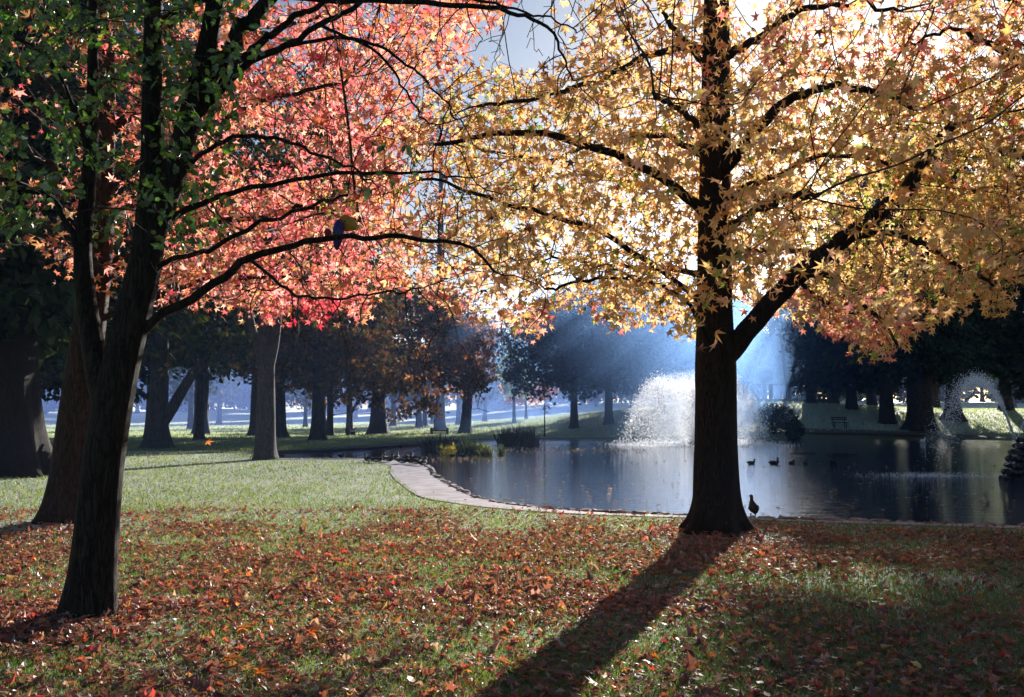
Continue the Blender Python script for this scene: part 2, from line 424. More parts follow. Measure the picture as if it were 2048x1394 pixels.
b2 = node(nt, 'ShaderNodeBump'); b2.inputs['Strength'].default_value = .22; b2.inputs['Distance'].default_value = .012
nt.links.new(w1.outputs['Fac'], b1.inputs['Height']); nt.links.new(w2.outputs['Fac'], b2.inputs['Height']); nt.links.new(b1.outputs[0], b2.inputs['Normal'])
nt.links.new(b2.outputs[0], pr.inputs['Normal']); nt.links.new(pr.outputs[0], o.inputs[0])
WX = np.linspace(-20, 72, 93); WY = np.linspace(12, 68, 57); wx, wy = np.meshgrid(WX, WY)
i, j = np.meshgrid(np.arange(56), np.arange(92), indexing='ij'); p = (i * 93 + j).ravel()
sdw = poly_sd(wx, wy, POND)
Tq = np.stack([p, p + 1, p + 94, p + 93], 1); Tq = Tq[(sdw[Tq] < .9).any(1)]
tag(mesh_np('water', np.stack([wx, wy, np.full_like(wx, WATER_Z)], -1).reshape(-1, 3), Tq, wm), 'rippled dark blue pond water', None, None, 'structure')

# near path: concrete strip along the pond edge, and its stone lip
def strip(name, line, w_in, w_out, dz, mat, label, n=160, thick=None, ridge=0):
    L = smooth_line(np.array(line), n); tg = unit(np.gradient(L, axis=0)); nr = np.stack([-tg[:, 1], tg[:, 0]], 1)   # left of travel
    wi = np.interp(np.linspace(0, 1, n), np.linspace(0, 1, len(w_in)), w_in); wo = np.interp(np.linspace(0, 1, n), np.linspace(0, 1, len(w_out)), w_out)
    K = 7; V = np.empty((n, K, 3))
    for k in range(K):
        f = k / (K - 1); q = L + nr * (wi * (1 - f) + wo * f)[:, None]
        V[:, k, :2] = q; V[:, k, 2] = np.maximum(ground_z(q[:, 0], q[:, 1]), hill(q[:, 0], q[:, 1])) + dz
    V = V.reshape(-1, 3); i, j = np.meshgrid(np.arange(n - 1), np.arange(K - 1), indexing='ij'); p = (i * K + j).ravel()
    T = np.stack([p, p + K, p + K + 1, p + 1], 1)
    if thick:
        Vb = V.copy(); Vb[:, 2] -= thick; m = len(V)
        e0 = np.arange(n - 1) * K; e1 = e0 + K - 1
        T = np.concatenate([T, np.stack([e0, e0 + m, e0 + K + m, e0 + K], 1), np.stack([e1, e1 + K, e1 + K + m, e1 + m], 1)]); V = np.concatenate([V, Vb])
    return tag(mesh_np(name, V, T, mat, smooth=False), label, None, None, 'structure')
M_CONC = simple('path_concrete', (.30, .27, .31), .8, .3, .4, 2.2, .35)
M_ASPH = simple('path_asphalt', (.05, .05, .055), .7, .3, .2, 5, .2)
M_DIRT = simple('path_dirt', (.12, .08, .06), .9, .2, .3, 3, .3)
EDGE = POND_N[:-1]
strip('path', EDGE, [-.02, -.02, -.02, -.02], [-.7, -.75, -.8, -.95, -1.1, -1.15, -1.12, -1.02, -.82, -.66, -.5, -.42, -.4, -.4, -.4, -.4], .014, M_CONC, 'pinkish concrete path curving along the pond edge', 200, .10)
far_line = [G(150, 913)[:2], G(300, 909)[:2], G(500, 903)[:2], G(650, 897)[:2], G(760, 891)[:2], G(860, 883)[:2], G(960, 879)[:2], G(1100, 877)[:2], G(1300, 876.5)[:2]]
strip('bank_path', far_line, [1.0, 1.0], [-1.0, -.7], .012, M_ASPH, 'shaded blue grey path along the far bank')
def hillpt(u, Y): x = (u - 1024) / F * Y; return np.array([x, Y])
strip('dirt_path', [hillpt(1400, 72.5), hillpt(1560, 72), hillpt(1680, 71.5), hillpt(1800, 71), hillpt(1900, 70), hillpt(2000, 68), hillpt(2120, 66)], [.8, .8, 1.4], [-.8, -.8, -1.2], .02, M_DIRT, 'brown dirt path along the right bank')
# stone lip
M_STONE = simple('edge_stone', (.27, .24, .22), .85, .3, .45, 5, .6)
n = 700; Lp = smooth_line(EDGE, n); tg = unit(np.gradient(Lp, axis=0)); nr = np.stack([-tg[:, 1], tg[:, 0]], 1)
prof = [(-.06, .035), (-.03, .075), (.05, .085), (.12, .05), (.16, -.06), (.13, -.30)]
V = np.empty((n, len(prof), 3)); s_ = np.cumsum(np.r_[0, np.linalg.norm(np.diff(Lp, axis=0), axis=1)])
blk = np.floor(s_ / .34); jit = _h(blk, blk * 0 + 3, 1); jz = _h(blk, blk * 0 + 7, 2); gap = np.abs((s_ / .34) % 1 - .5) * 2
for k, (dn, dz) in enumerate(prof):
    q = Lp + nr * (dn * .8 + (jit - .5) * .10 + (noise2(s_ * 9, s_ * 0 + k, 5) - .5) * .05)[:, None]
    V[:, k, :2] = q; V[:, k, 2] = dz * (.2 + .5 * jz) - .03 * (gap > .86) + (noise2(s_ * 12, s_ * 0 + k, 8) - .5) * .03
i, j = np.meshgrid(np.arange(n - 1), np.arange(len(prof) - 1), indexing='ij'); p = (i * len(prof) + j).ravel(); K = len(prof)
tag(mesh_np('pond_kerb', V.reshape(-1, 3), np.stack([p, p + 1, p + K + 1, p + K], 1), M_STONE), 'rough stone lip along the near pond edge', None, None, 'structure')

# ------------------------------------------------------------------ hero trees
STAR = star_template(); OVAL = oval_template(); QUAD = quad_template()
def limb_pts(spec, n=None):
    P = np.array([at(u, v, Y) for u, v, Y in spec]); return P
def hero_tree(name, label, cat, base, trunks, limbs, attr, D, kill, leafspec, mat, seed, flare=(.35, .55), grav=-.04, tip=.0035, scale=1.0, cap=.05, group=None):
    """trunks / limbs: list of (points, r0, r1) in world space; attr: crown points the twigs grow towards"""
    E = empty(name, base, label, cat, group)
    nodesP = []; par = []
    for q, (P, R) in enumerate(trunks):
        V, T, Ps, Rs = trunk_mesh(P, R, 40 if q == 0 else 20, 110 if q == 0 else 60, .045, flare if q == 0 else None, seed + q)
        mesh_np('trunk' if q == 0 else 'stem', V, T, mat, E, True, None, base)
        k0 = len(nodesP); step = max(1, len(Ps) // 26)
        for a, pnt in enumerate(Ps[::step]):
            nodesP.append(pnt); par.append(k0 + a - 1 if a else -1)
    low = [len(nodesP)]
    for q, (P, R) in enumerate(limbs):
        L_ = smooth_line(P, 34)
        wob = np.random.default_rng(seed * 31 + q).normal(0, 1, (34, 3)); wob = (wob + np.roll(wob, 1, 0)) * .5
        L_[2:] += wob[2:] * np.interp(np.arange(34), [0, 33], [R[0] * (.16 if R[0] < .12 else .05), R[-1] * .8 + (.022 if R[0] < .12 else -.02)])[2:, None]
        V, T = tube(L_, np.interp(np.linspace(0, 1, 34), np.linspace(0, 1, len(R)), R), 12, True)
        mesh_np('limb', V, T, mat, E, True, None, base)
        for a, pnt in enumerate(L_[3::2]): nodesP.append(pnt); par.append(len(nodesP) - 2 if a else 0)
    first = len(nodesP)
    # grow only from limbs and the upper trunk: lift low trunk nodes out of reach
    start = np.array(nodesP); far = start.copy()
    zmin = min(P[0][2] for P, R in limbs) if limbs else base[2] + 2
    far[:low[0]][start[:low[0], 2] < zmin - .3] += np.array([0, 0, -500])
    P, par = colonize(list(far), par, attr, D, kill, 140, grav, seed=seed)
    P[:first] = start
    R = pipe_radius(P, par, first, tip, 2.35, scale)
    mb = chains_mesh(P, par, R, first, 5, cap)
    mb.build('twigs', M_TWIG, E, True, base)
    for nm, thin, per, spread, size, colf, lm, tmpl, droop, keepf in leafspec:
        c, tp, nm_, sz = leaf_set(P, par, first, R, thin, per, spread, size, None, seed + 5, droop)
        r = np.random.default_rng(seed + 11)
        k = keepf(c, r); c, tp, nm_, sz = c[k], tp[k], nm_[k], sz[k]
        leaves(nm, c, tp, nm_, sz, colf(c, r), tmpl, lm, E, base, r.normal(1, .8, len(c)))
        print(name, 'nodes', len(P), 'leaves', len(c))
    return E
def sun_gap(c, k=1.0):
    """a small hole in the crown where the sun breaks through"""
    rel = c - CAM; t = rel @ SUN; dd = np.linalg.norm(rel - t[:, None] * SUN, axis=1)
    return dd > .075 * k * t / 13.5
def px(c):
    rel = c - CAM; zc = rel @ FWD; return 1024 + F * rel[:, 0] / zc, 697 - F * (rel @ UP) / zc

# --- golden sweetgum by the water
bx = at(1432, 1072, 13.45); bx[2] = gz(bx[0], bx[1]) - .03
def rad(w, Y): return w / 2 * Y / F
TY = 13.45
tr = np.array([[bx[0], bx[1], bx[2]], at(1432, 980, TY), at(1431, 880, TY), at(1431, 760, TY), at(1430, 640, TY), at(1429, 500, TY), at(1430, 350, TY), at(1431, 200, TY), at(1432, 60, TY), at(1434, -120, TY), at(1436, -330, TY)])
tR = [rad(w, TY) for w in (92, 88, 84, 82, 74, 67, 62, 58, 55, 44, 30)]
LM = [
 ([(1440, 730, 13.45), (1478, 682, 13.4), (1530, 618, 13.3), (1600, 548, 13.1), (1700, 470, 12.9), (1790, 400, 12.7), (1832, 345, 12.5), (1900, 250, 12.2)], (44, 42, 39, 35, 28, 17)),
 ([(1425, 440, 13.4), (1385, 400, 13.2), (1330, 360, 12.9), (1260, 325, 12.6), (1180, 290, 12.3), (1080, 270, 12.0), (980, 266, 11.7), (870, 290, 11.5)], (24, 18, 15, 12, 7)),
 ([(1425, 345, 13.4), (1395, 308, 13.5), (1340, 275, 13.8), (1270, 272, 14.2), (1190, 292, 14.6), (1080, 320, 15)], (18, 13, 10, 6)),
 ([(1435, 350, 13.4), (1470, 315, 13.2), (1502, 268, 13), (1560, 212, 12.7), (1640, 180, 12.4), (1730, 178, 12.1), (1830, 215, 11.8)], (30, 22, 16, 9)),
 ([(1438, 125, 13.4), (1475, 98, 13.4), (1530, 66, 13.3), (1600, 22, 13.2), (1700, 8, 13.1), (1800, 20, 13)], (22, 16, 12, 7)),
 ([(1425, 640, 13.4), (1380, 585, 13.3), (1290, 520, 13), (1180, 452, 12.6), (1080, 425, 12.2), (960, 392, 11.8), (850, 350, 11.5)], (14, 12, 10, 8, 5)),
 ([(1425, 110, 13.4), (1380, 92, 13.2), (1300, 112, 12.9), (1200, 160, 12.6), (1085, 192, 12.3), (960, 215, 12)], (17, 14, 10, 6)),
 ([(1425, 155, 13.5), (1385, 100, 13.6), (1335, 40, 13.8), (1290, -40, 14)], (16, 12, 8)),
 ([(1435, 420, 13.4), (1500, 372, 13.7), (1570, 345, 14), (1650, 310, 14.4), (1780, 330, 14.8), (1950, 380, 15.2)], (20, 14, 10, 6)),
 ([(1590, 558, 13.1), (1650, 548, 12.8), (1710, 585, 12.4), (1765, 640, 12.1), (1800, 690, 11.9)], (14, 11, 8, 4)),
 ([(1600, 565, 13.1), (1640, 600, 13.2), (1700, 622, 13.3), (1790, 610, 13.4)], (10, 8, 5)),
 ([(1700, 470, 12.9), (1800, 470, 12.5), (1900, 520, 12.1), (1990, 570, 11.8)], (14, 10, 6)),
 ([(1430, 560, 13.4), (1350, 540, 14.4), (1230, 530, 15.6), (1110, 520, 16.6)], (15, 10, 6)),
 ([(1434, 480, 13.4), (1480, 440, 12.2), (1560, 400, 10.8), (1640, 390, 9.6)], (18, 12, 7)),
 ([(1430, 300, 13.4), (1400, 260, 12.2), (1350, 210, 10.9), (1300, 190, 9.8)], (16, 11, 6)),
 ([(1434, 520, 13.4), (1500, 500, 14.6), (1620, 500, 16.2), (1760, 520, 17.6)], (18, 12, 7)),
 ([(1434, 250, 13.4), (1470, 200, 14.8), (1560, 160, 16.2), (1640, 140, 17.2)], (18, 12, 7)),
 ([(1425, 700, 13.4), (1370, 600, 12.6), (1280, 560, 11.8), (1180, 560, 11.2), (1090, 585, 10.8)], (8, 8, 6, 4)),
]
limbs = [(limb_pts(s), [rad(w, 13.2) for w in ws]) for s, ws in LM]
r = np.random.default_rng(3)
def sample_crown(N, cx, cy, z0, z1, prof, r, acc=None):
    """points in a crown whose radius follows prof = [(z, radius)]"""
    out = []
    pz, pr_ = zip(*prof)
    while len(out) < N:
        n = N * 3
        z = r.uniform(z0, z1, n); R_ = np.interp(z, pz, pr_); rm = max(pr_)
        x = r.uniform(-rm, rm, n); y = r.uniform(-rm, rm, n)
        k = (x * x + y * y < R_ * R_) & (fbm(x * .8 + z * .5 + 50, y * .8 - z * .6 + 50, 2) > .36)
        q = np.stack([x + cx, y + cy, z], 1)[k]
        if acc is not None: q = q[acc(q)]
        out += list(q)
    return np.array(out[:N])
rg_ = np.random.default_rng(5)
def acc_gold(q):
    u, v = px(q)
    lowlim = np.interp(u, [700, 760, 850, 950, 1050, 1130, 1250, 1380, 1450, 1520, 1600, 1660, 1750, 1850, 1900, 2000, 2100], [470, 520, 570, 640, 655, 610, 640, 655, 560, 600, 660, 690, 690, 690, 640, 590, 560])
    k = v < lowlim + (noise2(u / 45, v / 300, 3) - .5) * 90
    k &= ~((u > 1000) & (u < 1150) & (v < 160 - (u - 1000) * .25) & (v > -60))
    k &= ~((u > 1470) & (u < 1535) & (v < 70))
    hi = np.interp(u, [700, 780, 900, 1000], [320, 215, 130, 110]); k &= (v > hi) | (u > 1000)
    return k & (q[:, 1] > 8.2) & ((q[:, 1] > 12.6) | (rg_.random(len(u)) < .38))
A1 = sample_crown(7200, bx[0] + .25, bx[1] + .2, 2.35, 9.0, [(2.3, 5.2), (3.2, 5.8), (5.6, 5.6), (6.4, 5.2), (7.4, 3.8), (9, 2.2)], r, acc_gold)
A1 = np.concatenate([A1, sample_crown(2700, bx[0] + 1.8, bx[1] + 1.8, 2.5, 7.6, [(2.5, 4.4), (7.6, 4.0)], r, lambda q: acc_gold(q) & (px(q)[0] > 1500) & (px(q)[1] > 120))])
A1 = np.concatenate([A1, sample_crown(1500, bx[0], bx[1], 8.6, 14.0, [(8.6, 4.6), (11, 3.6), (14, .8)], r, lambda q: px(q)[1] < -80)])
tr = np.concatenate([tr, [[bx[0], bx[1], 11.6], [bx[0], bx[1] + .1, 13.6]]]); tR = tR + [rad(20, TY), rad(8, TY)]
def col_gold(c, r):
    n = len(c); u, v = px(c); f = fbm(c[:, 0] * .55 + 20, c[:, 2] * .55 + c[:, 1] * .3, 6)
    gold = pick([(.74, .51, .21), (.78, .58, .28), (.68, .43, .14), (.76, .54, .33), (.56, .47, .15), (.62, .33, .12)], [3, 3, 2, 2, 1.3, 1], n, r)
    green = pick([(.22, .30, .05), (.35, .38, .08), (.14, .22, .04)], [2, 2, 1], n, r)
    pink = pick([(.72, .27, .22), (.74, .36, .26), (.76, .46, .32), (.62, .15, .14)], [2, 2, 2, 1], n, r)
    gm_ = r.random(n) < np.clip((f - .5) * 1.8 + .07, .02, .55) * (v > 150)
    pinkp = np.clip(np.exp(-((u - 1680) / 170) ** 2 - ((v - 660) / 75) ** 2) * .65 + np.exp(-((u - 1650) / 260) ** 2 - ((v - 80) / 90) ** 2) * .55 + (u < 900) * .35 + np.exp(-((u - 1120) / 90) ** 2 - ((v - 645) / 40) ** 2) * .8 + np.exp(-((u - 930) / 90) ** 2 - ((v - 600) / 70) ** 2) * .5, 0, .92)
    col = np.where(gm_[:, None], green, gold); pk = r.random(n) < pinkp; col = np.where(pk[:, None], pink, col)
    dead = r.random(n) < .025; col = np.where(dead[:, None], np.array([.10, .05, .025]), col)
    return jitter_col(col, r, .06, .16)
LIMB0 = smooth_line(limbs[0][0], 60)[:52]
def bare_limb(c, r):
    """little foliage hugging the trunk and the thick lowest limb"""
    d = np.full(len(c), 9.); f = np.zeros(len(c), bool)
    for q in LIMB0:
        e = c - q; d = np.minimum(d, np.linalg.norm(e * [1, .2, 1], axis=1))
    tk = np.hypot(c[:, 0] - bx[0], (c[:, 1] - bx[1]) * .45) < .42
    return ~((d < .40) & (c[:, 1] < 13.6) & (r.random(len(c)) < .93)) & ~(tk & (c[:, 1] < bx[1]) & (r.random(len(c)) < .6))
hero_tree('sweetgum_tree', 'large golden yellow sweetgum beside the duck at the pond edge', 'tree', bx, [(tr, tR)], limbs, A1, .16, .21,
          [('foliage', .0052, 4, .105, .160, col_gold, M_LEAF, STAR, .45, lambda c, r: sun_gap(c) & bare_limb(c, r) & (r.random(len(c)) < .55 + .6 * sstep(.36, .56, fbm(c[:, 0] * 1.1 + 9, c[:, 2] * 1.4 + c[:, 1] * .5 + 9, 12))))], M_BARK, 21, flare=(.22, .62), grav=-.05, cap=.035)

# --- red sweetgum behind the leaning tree
b2 = at(132, 1050, 14.8); b2[2] = gz(b2[0], b2[1]) - .03
tr2 = np.array([b2, at(140, 960, 14.8), at(150, 860, 14.8), at(166, 740, 14.8), at(185, 600, 14.8), at(198, 480, 14.8), at(206, 330, 14.8), at(212, 150, 14.8), at(216, -80, 14.8), at(220, -300, 14.8)])
tR2 = [rad(w, 14.8) for w in (92, 82, 72, 66, 60, 52, 44, 38, 28, 18)]
LM2 = [
 ([(190, 580, 14.8), (215, 548, 14.7), (245, 520, 14.6), (330, 480, 14.3), (460, 440, 13.9), (600, 420, 13.5), (720, 440, 13.2)], (30, 22, 14, 10, 6)),
 ([(192, 640, 14.8), (222, 630, 14.8), (300, 600, 15), (420, 560, 15.4), (540, 555, 15.8), (660, 565, 16.1)], (16, 13, 9, 5)),
 ([(205, 380, 14.8), (280, 330, 14.6), (400, 260, 14.3), (540, 200, 14), (690, 170, 13.7)], (26, 18, 12, 6)),
 ([(208, 280, 14.8), (300, 200, 15.2), (430, 120, 15.8), (560, 60, 16.3), (680, 20, 16.8)], (24, 16, 11, 6)),
 ([(200, 450, 14.8), (300, 400, 16), (440, 350, 17.2), (600, 320, 18.2)], (22, 15, 7)),
 ([(200, 430, 14.8), (150, 380, 14.6), (60, 300, 14.3), (-60, 250, 14)], (20, 13, 6)),
 ([(205, 300, 14.8), (130, 210, 15.3), (40, 120, 15.8), (-60, 60, 16.2)], (20, 13, 6)),
 ([(200, 520, 14.8), (120, 470, 15), (40, 450, 15.2), (-50, 460, 15.5)], (16, 11, 5)),
 ([(210, 180, 14.8), (330, 60, 14), (470, -40, 13.4)], (20, 13, 6)),
]
limbs2 = [(limb_pts(s), [rad(w, 14.6) for w in ws]) for s, ws in LM2]
def acc_red(q):
    u, v = px(q)
    lowlim = np.interp(u, [-200, 0, 150, 250, 350, 430, 520, 600, 700, 780, 860], [480, 500, 560, 600, 610, 620, 650, 640, 620, 600, 480])
    k = v < lowlim + (noise2(u / 40, v / 300, 5) - .5) * 80
    k &= u < np.interp(v, [-200, 40, 110, 180, 300, 600], [1020, 1010, 930, 820, 800, 830])
    dens = np.interp(u, [-100, 100, 250, 380, 480], [.20, .18, .34, .75, 1.0])
    k &= ~((u > 800) & (v < 230) & (rr_.random(len(u)) < .2)); k &= rr_.random(len(u)) < dens
    # a gap that shows the dark wood behind
    k &= ~((((u - 530) / 75) ** 2 + ((v - 310) / 55) ** 2 < 1) & (rr_.random(len(u)) < .85))
    return k
rr_ = np.random.default_rng(77)
A2 = sample_crown(5400, b2[0] + 2.1, b2[1] + .3, 2.9, 9.5, [(2.9, 5.0), (4, 6.6), (7, 7.6), (9.5, 4.5)], np.random.default_rng(8), acc_red)
A2 = np.concatenate([A2, sample_crown(1200, b2[0] + 1.2, b2[1], 9.0, 14.0, [(9, 5.2), (12, 3.6), (14, 1.5)], np.random.default_rng(9), lambda q: px(q)[1] < -80)])
tr2 = np.concatenate([tr2, [[b2[0] + .8, b2[1], 12.0], [b2[0] + .9, b2[1], 13.8]]]); tR2 = tR2 + [rad(12, 14.8), rad(6, 14.8)]
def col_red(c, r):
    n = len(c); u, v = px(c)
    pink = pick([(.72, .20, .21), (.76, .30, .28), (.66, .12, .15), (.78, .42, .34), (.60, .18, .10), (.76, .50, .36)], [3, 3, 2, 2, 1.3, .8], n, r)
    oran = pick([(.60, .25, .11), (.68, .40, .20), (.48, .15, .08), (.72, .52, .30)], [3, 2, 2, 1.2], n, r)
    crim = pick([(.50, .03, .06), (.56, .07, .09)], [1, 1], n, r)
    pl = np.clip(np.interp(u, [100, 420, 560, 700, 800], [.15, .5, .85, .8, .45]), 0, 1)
    oran = oran * np.interp(u, [0, 260, 420], [.6, .7, 1.0])[:, None] ** np.array([[.8, 1.0, 1.0]])  # orange leaves darken towards the left: crown shade put into their colour
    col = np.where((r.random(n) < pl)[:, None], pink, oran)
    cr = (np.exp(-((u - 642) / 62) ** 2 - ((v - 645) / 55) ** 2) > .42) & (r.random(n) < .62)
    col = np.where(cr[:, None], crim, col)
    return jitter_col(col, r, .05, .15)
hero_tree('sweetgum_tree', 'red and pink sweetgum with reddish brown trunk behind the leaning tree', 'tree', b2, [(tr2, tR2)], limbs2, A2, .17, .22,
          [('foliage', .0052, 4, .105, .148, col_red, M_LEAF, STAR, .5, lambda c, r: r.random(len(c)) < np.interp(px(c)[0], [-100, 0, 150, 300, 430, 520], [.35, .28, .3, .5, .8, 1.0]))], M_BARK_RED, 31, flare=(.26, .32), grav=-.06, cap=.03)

# --- green-leaved tree in the left foreground, two stems and long bare limbs
b3 = at(178, 1234, 8.1); b3[2] = gz(b3[0], b3[1]) - .03
Y3 = 8.1
tr3 = np.array([b3, at(188, 1130, Y3), at(198, 1010, Y3), at(213, 880, Y3), at(238, 750, Y3), at(266, 630, Y3), at(293, 520, Y3), at(302, 430, Y3), at(305, 330, Y3), at(304, 200, Y3), at(306, 80, Y3), at(308, -60, Y3), at(312, -300, Y3)])
tR3 = [rad(w, Y3) for w in (96, 88, 82, 78, 74, 70, 64, 58, 46, 40, 37, 34, 24)]
st_left = np.array([at(218, 820, Y3), at(196, 745, Y3 + .03), at(184, 680, Y3 + .06), at(172, 600, Y3 + .1), at(166, 500, Y3 + .15), at(176, 380, Y3 + .2), at(184, 240, Y3 + .25), at(186, 60, Y3 + .3), at(185, -150, Y3 + .35)])
st_right = np.array([at(300, 490, Y3), at(322, 420, Y3 - .02), at(350, 340, Y3 - .05), at(378, 240, Y3 - .1), at(405, 130, Y3 - .15), at(428, 20, Y3 - .2), at(450, -140, Y3 - .25)])
LM3 = [
 ([(395, 190, 7.95), (440, 130, 7.9), (480, 70, 7.8), (530, -10, 7.7), (600, -110, 7.6)], (34, 30, 26, 20)),
 ([(385, 230, 7.98), (450, 150, 8.1), (520, 85, 8.2), (600, 30, 8.3), (690, -20, 8.4)], (22, 18, 14, 10)),
 ([(370, 260, 8), (470, 150, 8), (560, 95, 8), (640, 50, 8), (740, -5, 8), (800, -60, 8)], (17, 14, 11, 7)),
 ([(285, 560, 8.1), (340, 520, 8), (420, 500, 7.9), (520, 445, 7.8), (620, 410, 7.7), (700, 392, 7.6)], (12, 10, 8, 5)),
 ([(262, 680, 8.1), (320, 630, 8.05), (390, 590, 8), (470, 540, 7.95), (520, 510, 7.9), (600, 490, 7.85), (700, 475, 7.8), (800, 470, 7.7), (900, 485, 7.6), (990, 540, 7.5)], (20, 18, 15, 12, 9, 5)),
 ([(298, 470, 8.1), (370, 420, 8.3), (450, 390, 8.5), (560, 365, 8.7), (700, 350, 8.9), (830, 345, 9.1), (930, 355, 9.3)], (15, 13, 10, 8, 4)),
 ([(330, 400, 8.05), (400, 310, 8), (470, 275, 8), (560, 275, 8), (660, 320, 8), (740, 360, 8)], (10, 9, 7, 4)),
 ([(500, 520, 7.9), (600, 590, 7.7), (720, 590, 7.6), (860, 570, 7.5)], (7, 5, 3)),
 ([(300, 60, 8.1), (340, 30, 7.9), (420, -10, 7.7), (520, -60, 7.5)], (12, 10, 6)),
 ([(186, 330, 8.3), (120, 150, 8.2), (60, 90, 8.1), (0, 60, 8), (-80, 40, 7.9)], (14, 11, 8, 5)),
 ([(170, 540, 8.2), (120, 420, 8.2), (40, 370, 8.1), (-60, 330, 8)], (13, 10, 6)),
 ([(520, -10, 7.7), (700, 0, 7.8), (880, 5, 7.9), (1010, 20, 8), (1090, 55, 8.1), (1130, 110, 8.2), (1150, 160, 8.2)], (14, 12, 9, 6, 3)),
 ([(690, -20, 8.4), (830, -20, 8.4), (980, 5, 8.4), (1080, 30, 8.3), (1160, 60, 8.2)], (9, 7, 5, 3)),
 ([(560, 95, 8), (700, 75, 8), (790, 110, 8), (860, 170, 8), (920, 240, 8)], (8, 7, 5, 3)),
 ([(640, 50, 8), (760, 110, 8.1), (830, 210, 8.2), (900, 290, 8.3)], (7, 6, 4, 3)),
]
limbs3 = [(limb_pts(s), [rad(w, 8.0) for w in ws]) for s, ws in LM3]
ra = np.random.default_rng(15)
A3 = []
for (s, ws) in LM3:                                   # bare twigs around the long limbs
    L_ = smooth_line(limb_pts(s), 30)
    for q in L_[6:]:
        for _ in range(5): A3.append(q + ra.normal(0, .36, 3) + np.array([.15, 0, -.06]))
qa = at(230, 230, 8.1)
cl = []
while len(cl) < 900:
    u, v, Yq = ra.uniform(-120, 480), ra.uniform(-120, 480), ra.uniform(7.0, 9.3)
    lim = np.interp(u, [-100, 0, 120, 240, 330, 420, 470], [500, 470, 400, 450, 430, 340, 200])
    if v < lim and fbm(np.array([u / 70.]), np.array([v / 60.]), 9)[0] > .44: cl.append(at(u, v, Yq))
A3 = np.array(A3 + cl)
def keep_green(c, r):
    u, v = px(c); k = (u < 480) & (v < 490) & (fbm(u / 70, v / 60, 9) > .40)
    k |= ((u > 640) & (u < 940) & (v > 280) & (v < 390) & (r.random(len(u)) < .10)) | ((u > 470) & (u < 560) & (v < 120) & (r.random(len(u)) < .25))
    return k
def col_green(c, r):
    return jitter_col(pick([(.06, .13, .02), (.10, .19, .03), (.045, .09, .018), (.15, .25, .04), (.40, .32, .05)], [3, 3, 3, 1.5, .12], len(c), r), r, .08, .2)
hero_tree('park_tree', 'dark leaning two stemmed tree with sparse green leaves in the left foreground', 'tree', b3, [(tr3, tR3), (st_left, [rad(w, Y3) for w in (64, 48, 44, 40, 36, 32, 26, 20, 12)]), (st_right, [rad(w, Y3) for w in (50, 50, 48, 44, 40, 36, 26)])], limbs3, A3, .11, .13,
          [('foliage', .0046, 4, .065, .085, col_green, M_LEAF_GREEN, OVAL, .35, keep_green)], M_BARK, 41, flare=(.22, .22), grav=-.02, tip=.0034, cap=.018)

# --- neighbouring sweetgum, trunk outside the frame on the right
b4 = np.array([10.2, 12.2, 0.0]); b4[2] = gz(b4[0], b4[1]) - .03
tr4 = np.array([b4, b4 + [0, 0, 1.5], b4 + [.05, 0, 4], b4 + [0, .05, 6.5], b4 + [0, 0, 9.5]])
limbs4 = [(np.array([b4 + [0, 0, 4.6], at(2080, 130, 12.4), at(1980, 90, 12.6), at(1900, 62, 12.8), at(1820, 90, 13.0)]), [.07, .05, .03, .015]),
          (np.array([b4 + [0, 0, 3.6], at(2150, 330, 13), at(2040, 310, 13.6), at(1930, 290, 14.2)]), [.07, .05, .03, .012]),
          (np.array([b4 + [0, 0, 5.6], at(2080, 20, 14), at(1950, -30, 15), at(1800, -40, 16)]), [.06, .045, .03, .012]),
          (np.array([b4 + [0, 0, 3.0], at(2180, 480, 12), at(2080, 500, 11.6), at(1990, 530, 11.4)]), [.05, .035, .02, .01])]
def acc_r(q):
    u, v = px(q); lim = np.interp(u, [1600, 1850, 1950, 2048, 2200, 3000], [330, 480, 560, 600, 640, 640])
    return (v < lim) & (u > 1560)
A4 = sample_crown(3600, b4[0] - .6, b4[1] + .8, 2.6, 9.0, [(2.6, 4.0), (4, 5.0), (7, 4.8), (9, 3)], np.random.default_rng(18), acc_r)
def col_rg(c, r):
    u, v = px(c); n = len(c)
    col = np.where((r.random(n) < np.interp(v, [0, 200, 400], [.6, .45, .2]))[:, None], pick([(.58, .16, .10), (.60, .25, .12), (.5, .10, .09)], [2, 2, 1], n, r), pick([(.55, .34, .09), (.45, .26, .07), (.5, .38, .14), (.3, .3, .06)], [3, 2, 2, 1], n, r))
    return jitter_col(col, r, .06, .16)
hero_tree('sweetgum_tree', 'red gold sweetgum reaching in from beyond the right edge', 'tree', b4, [(tr4, [.26, .22, .19, .15, .08])], limbs4, A4, .2, .26,
          [('foliage', .0052, 4, .11, .155, col_rg, M_LEAF, STAR, .45, lambda c, r: sun_gap(c))], M_BARK, 51, cap=.03)

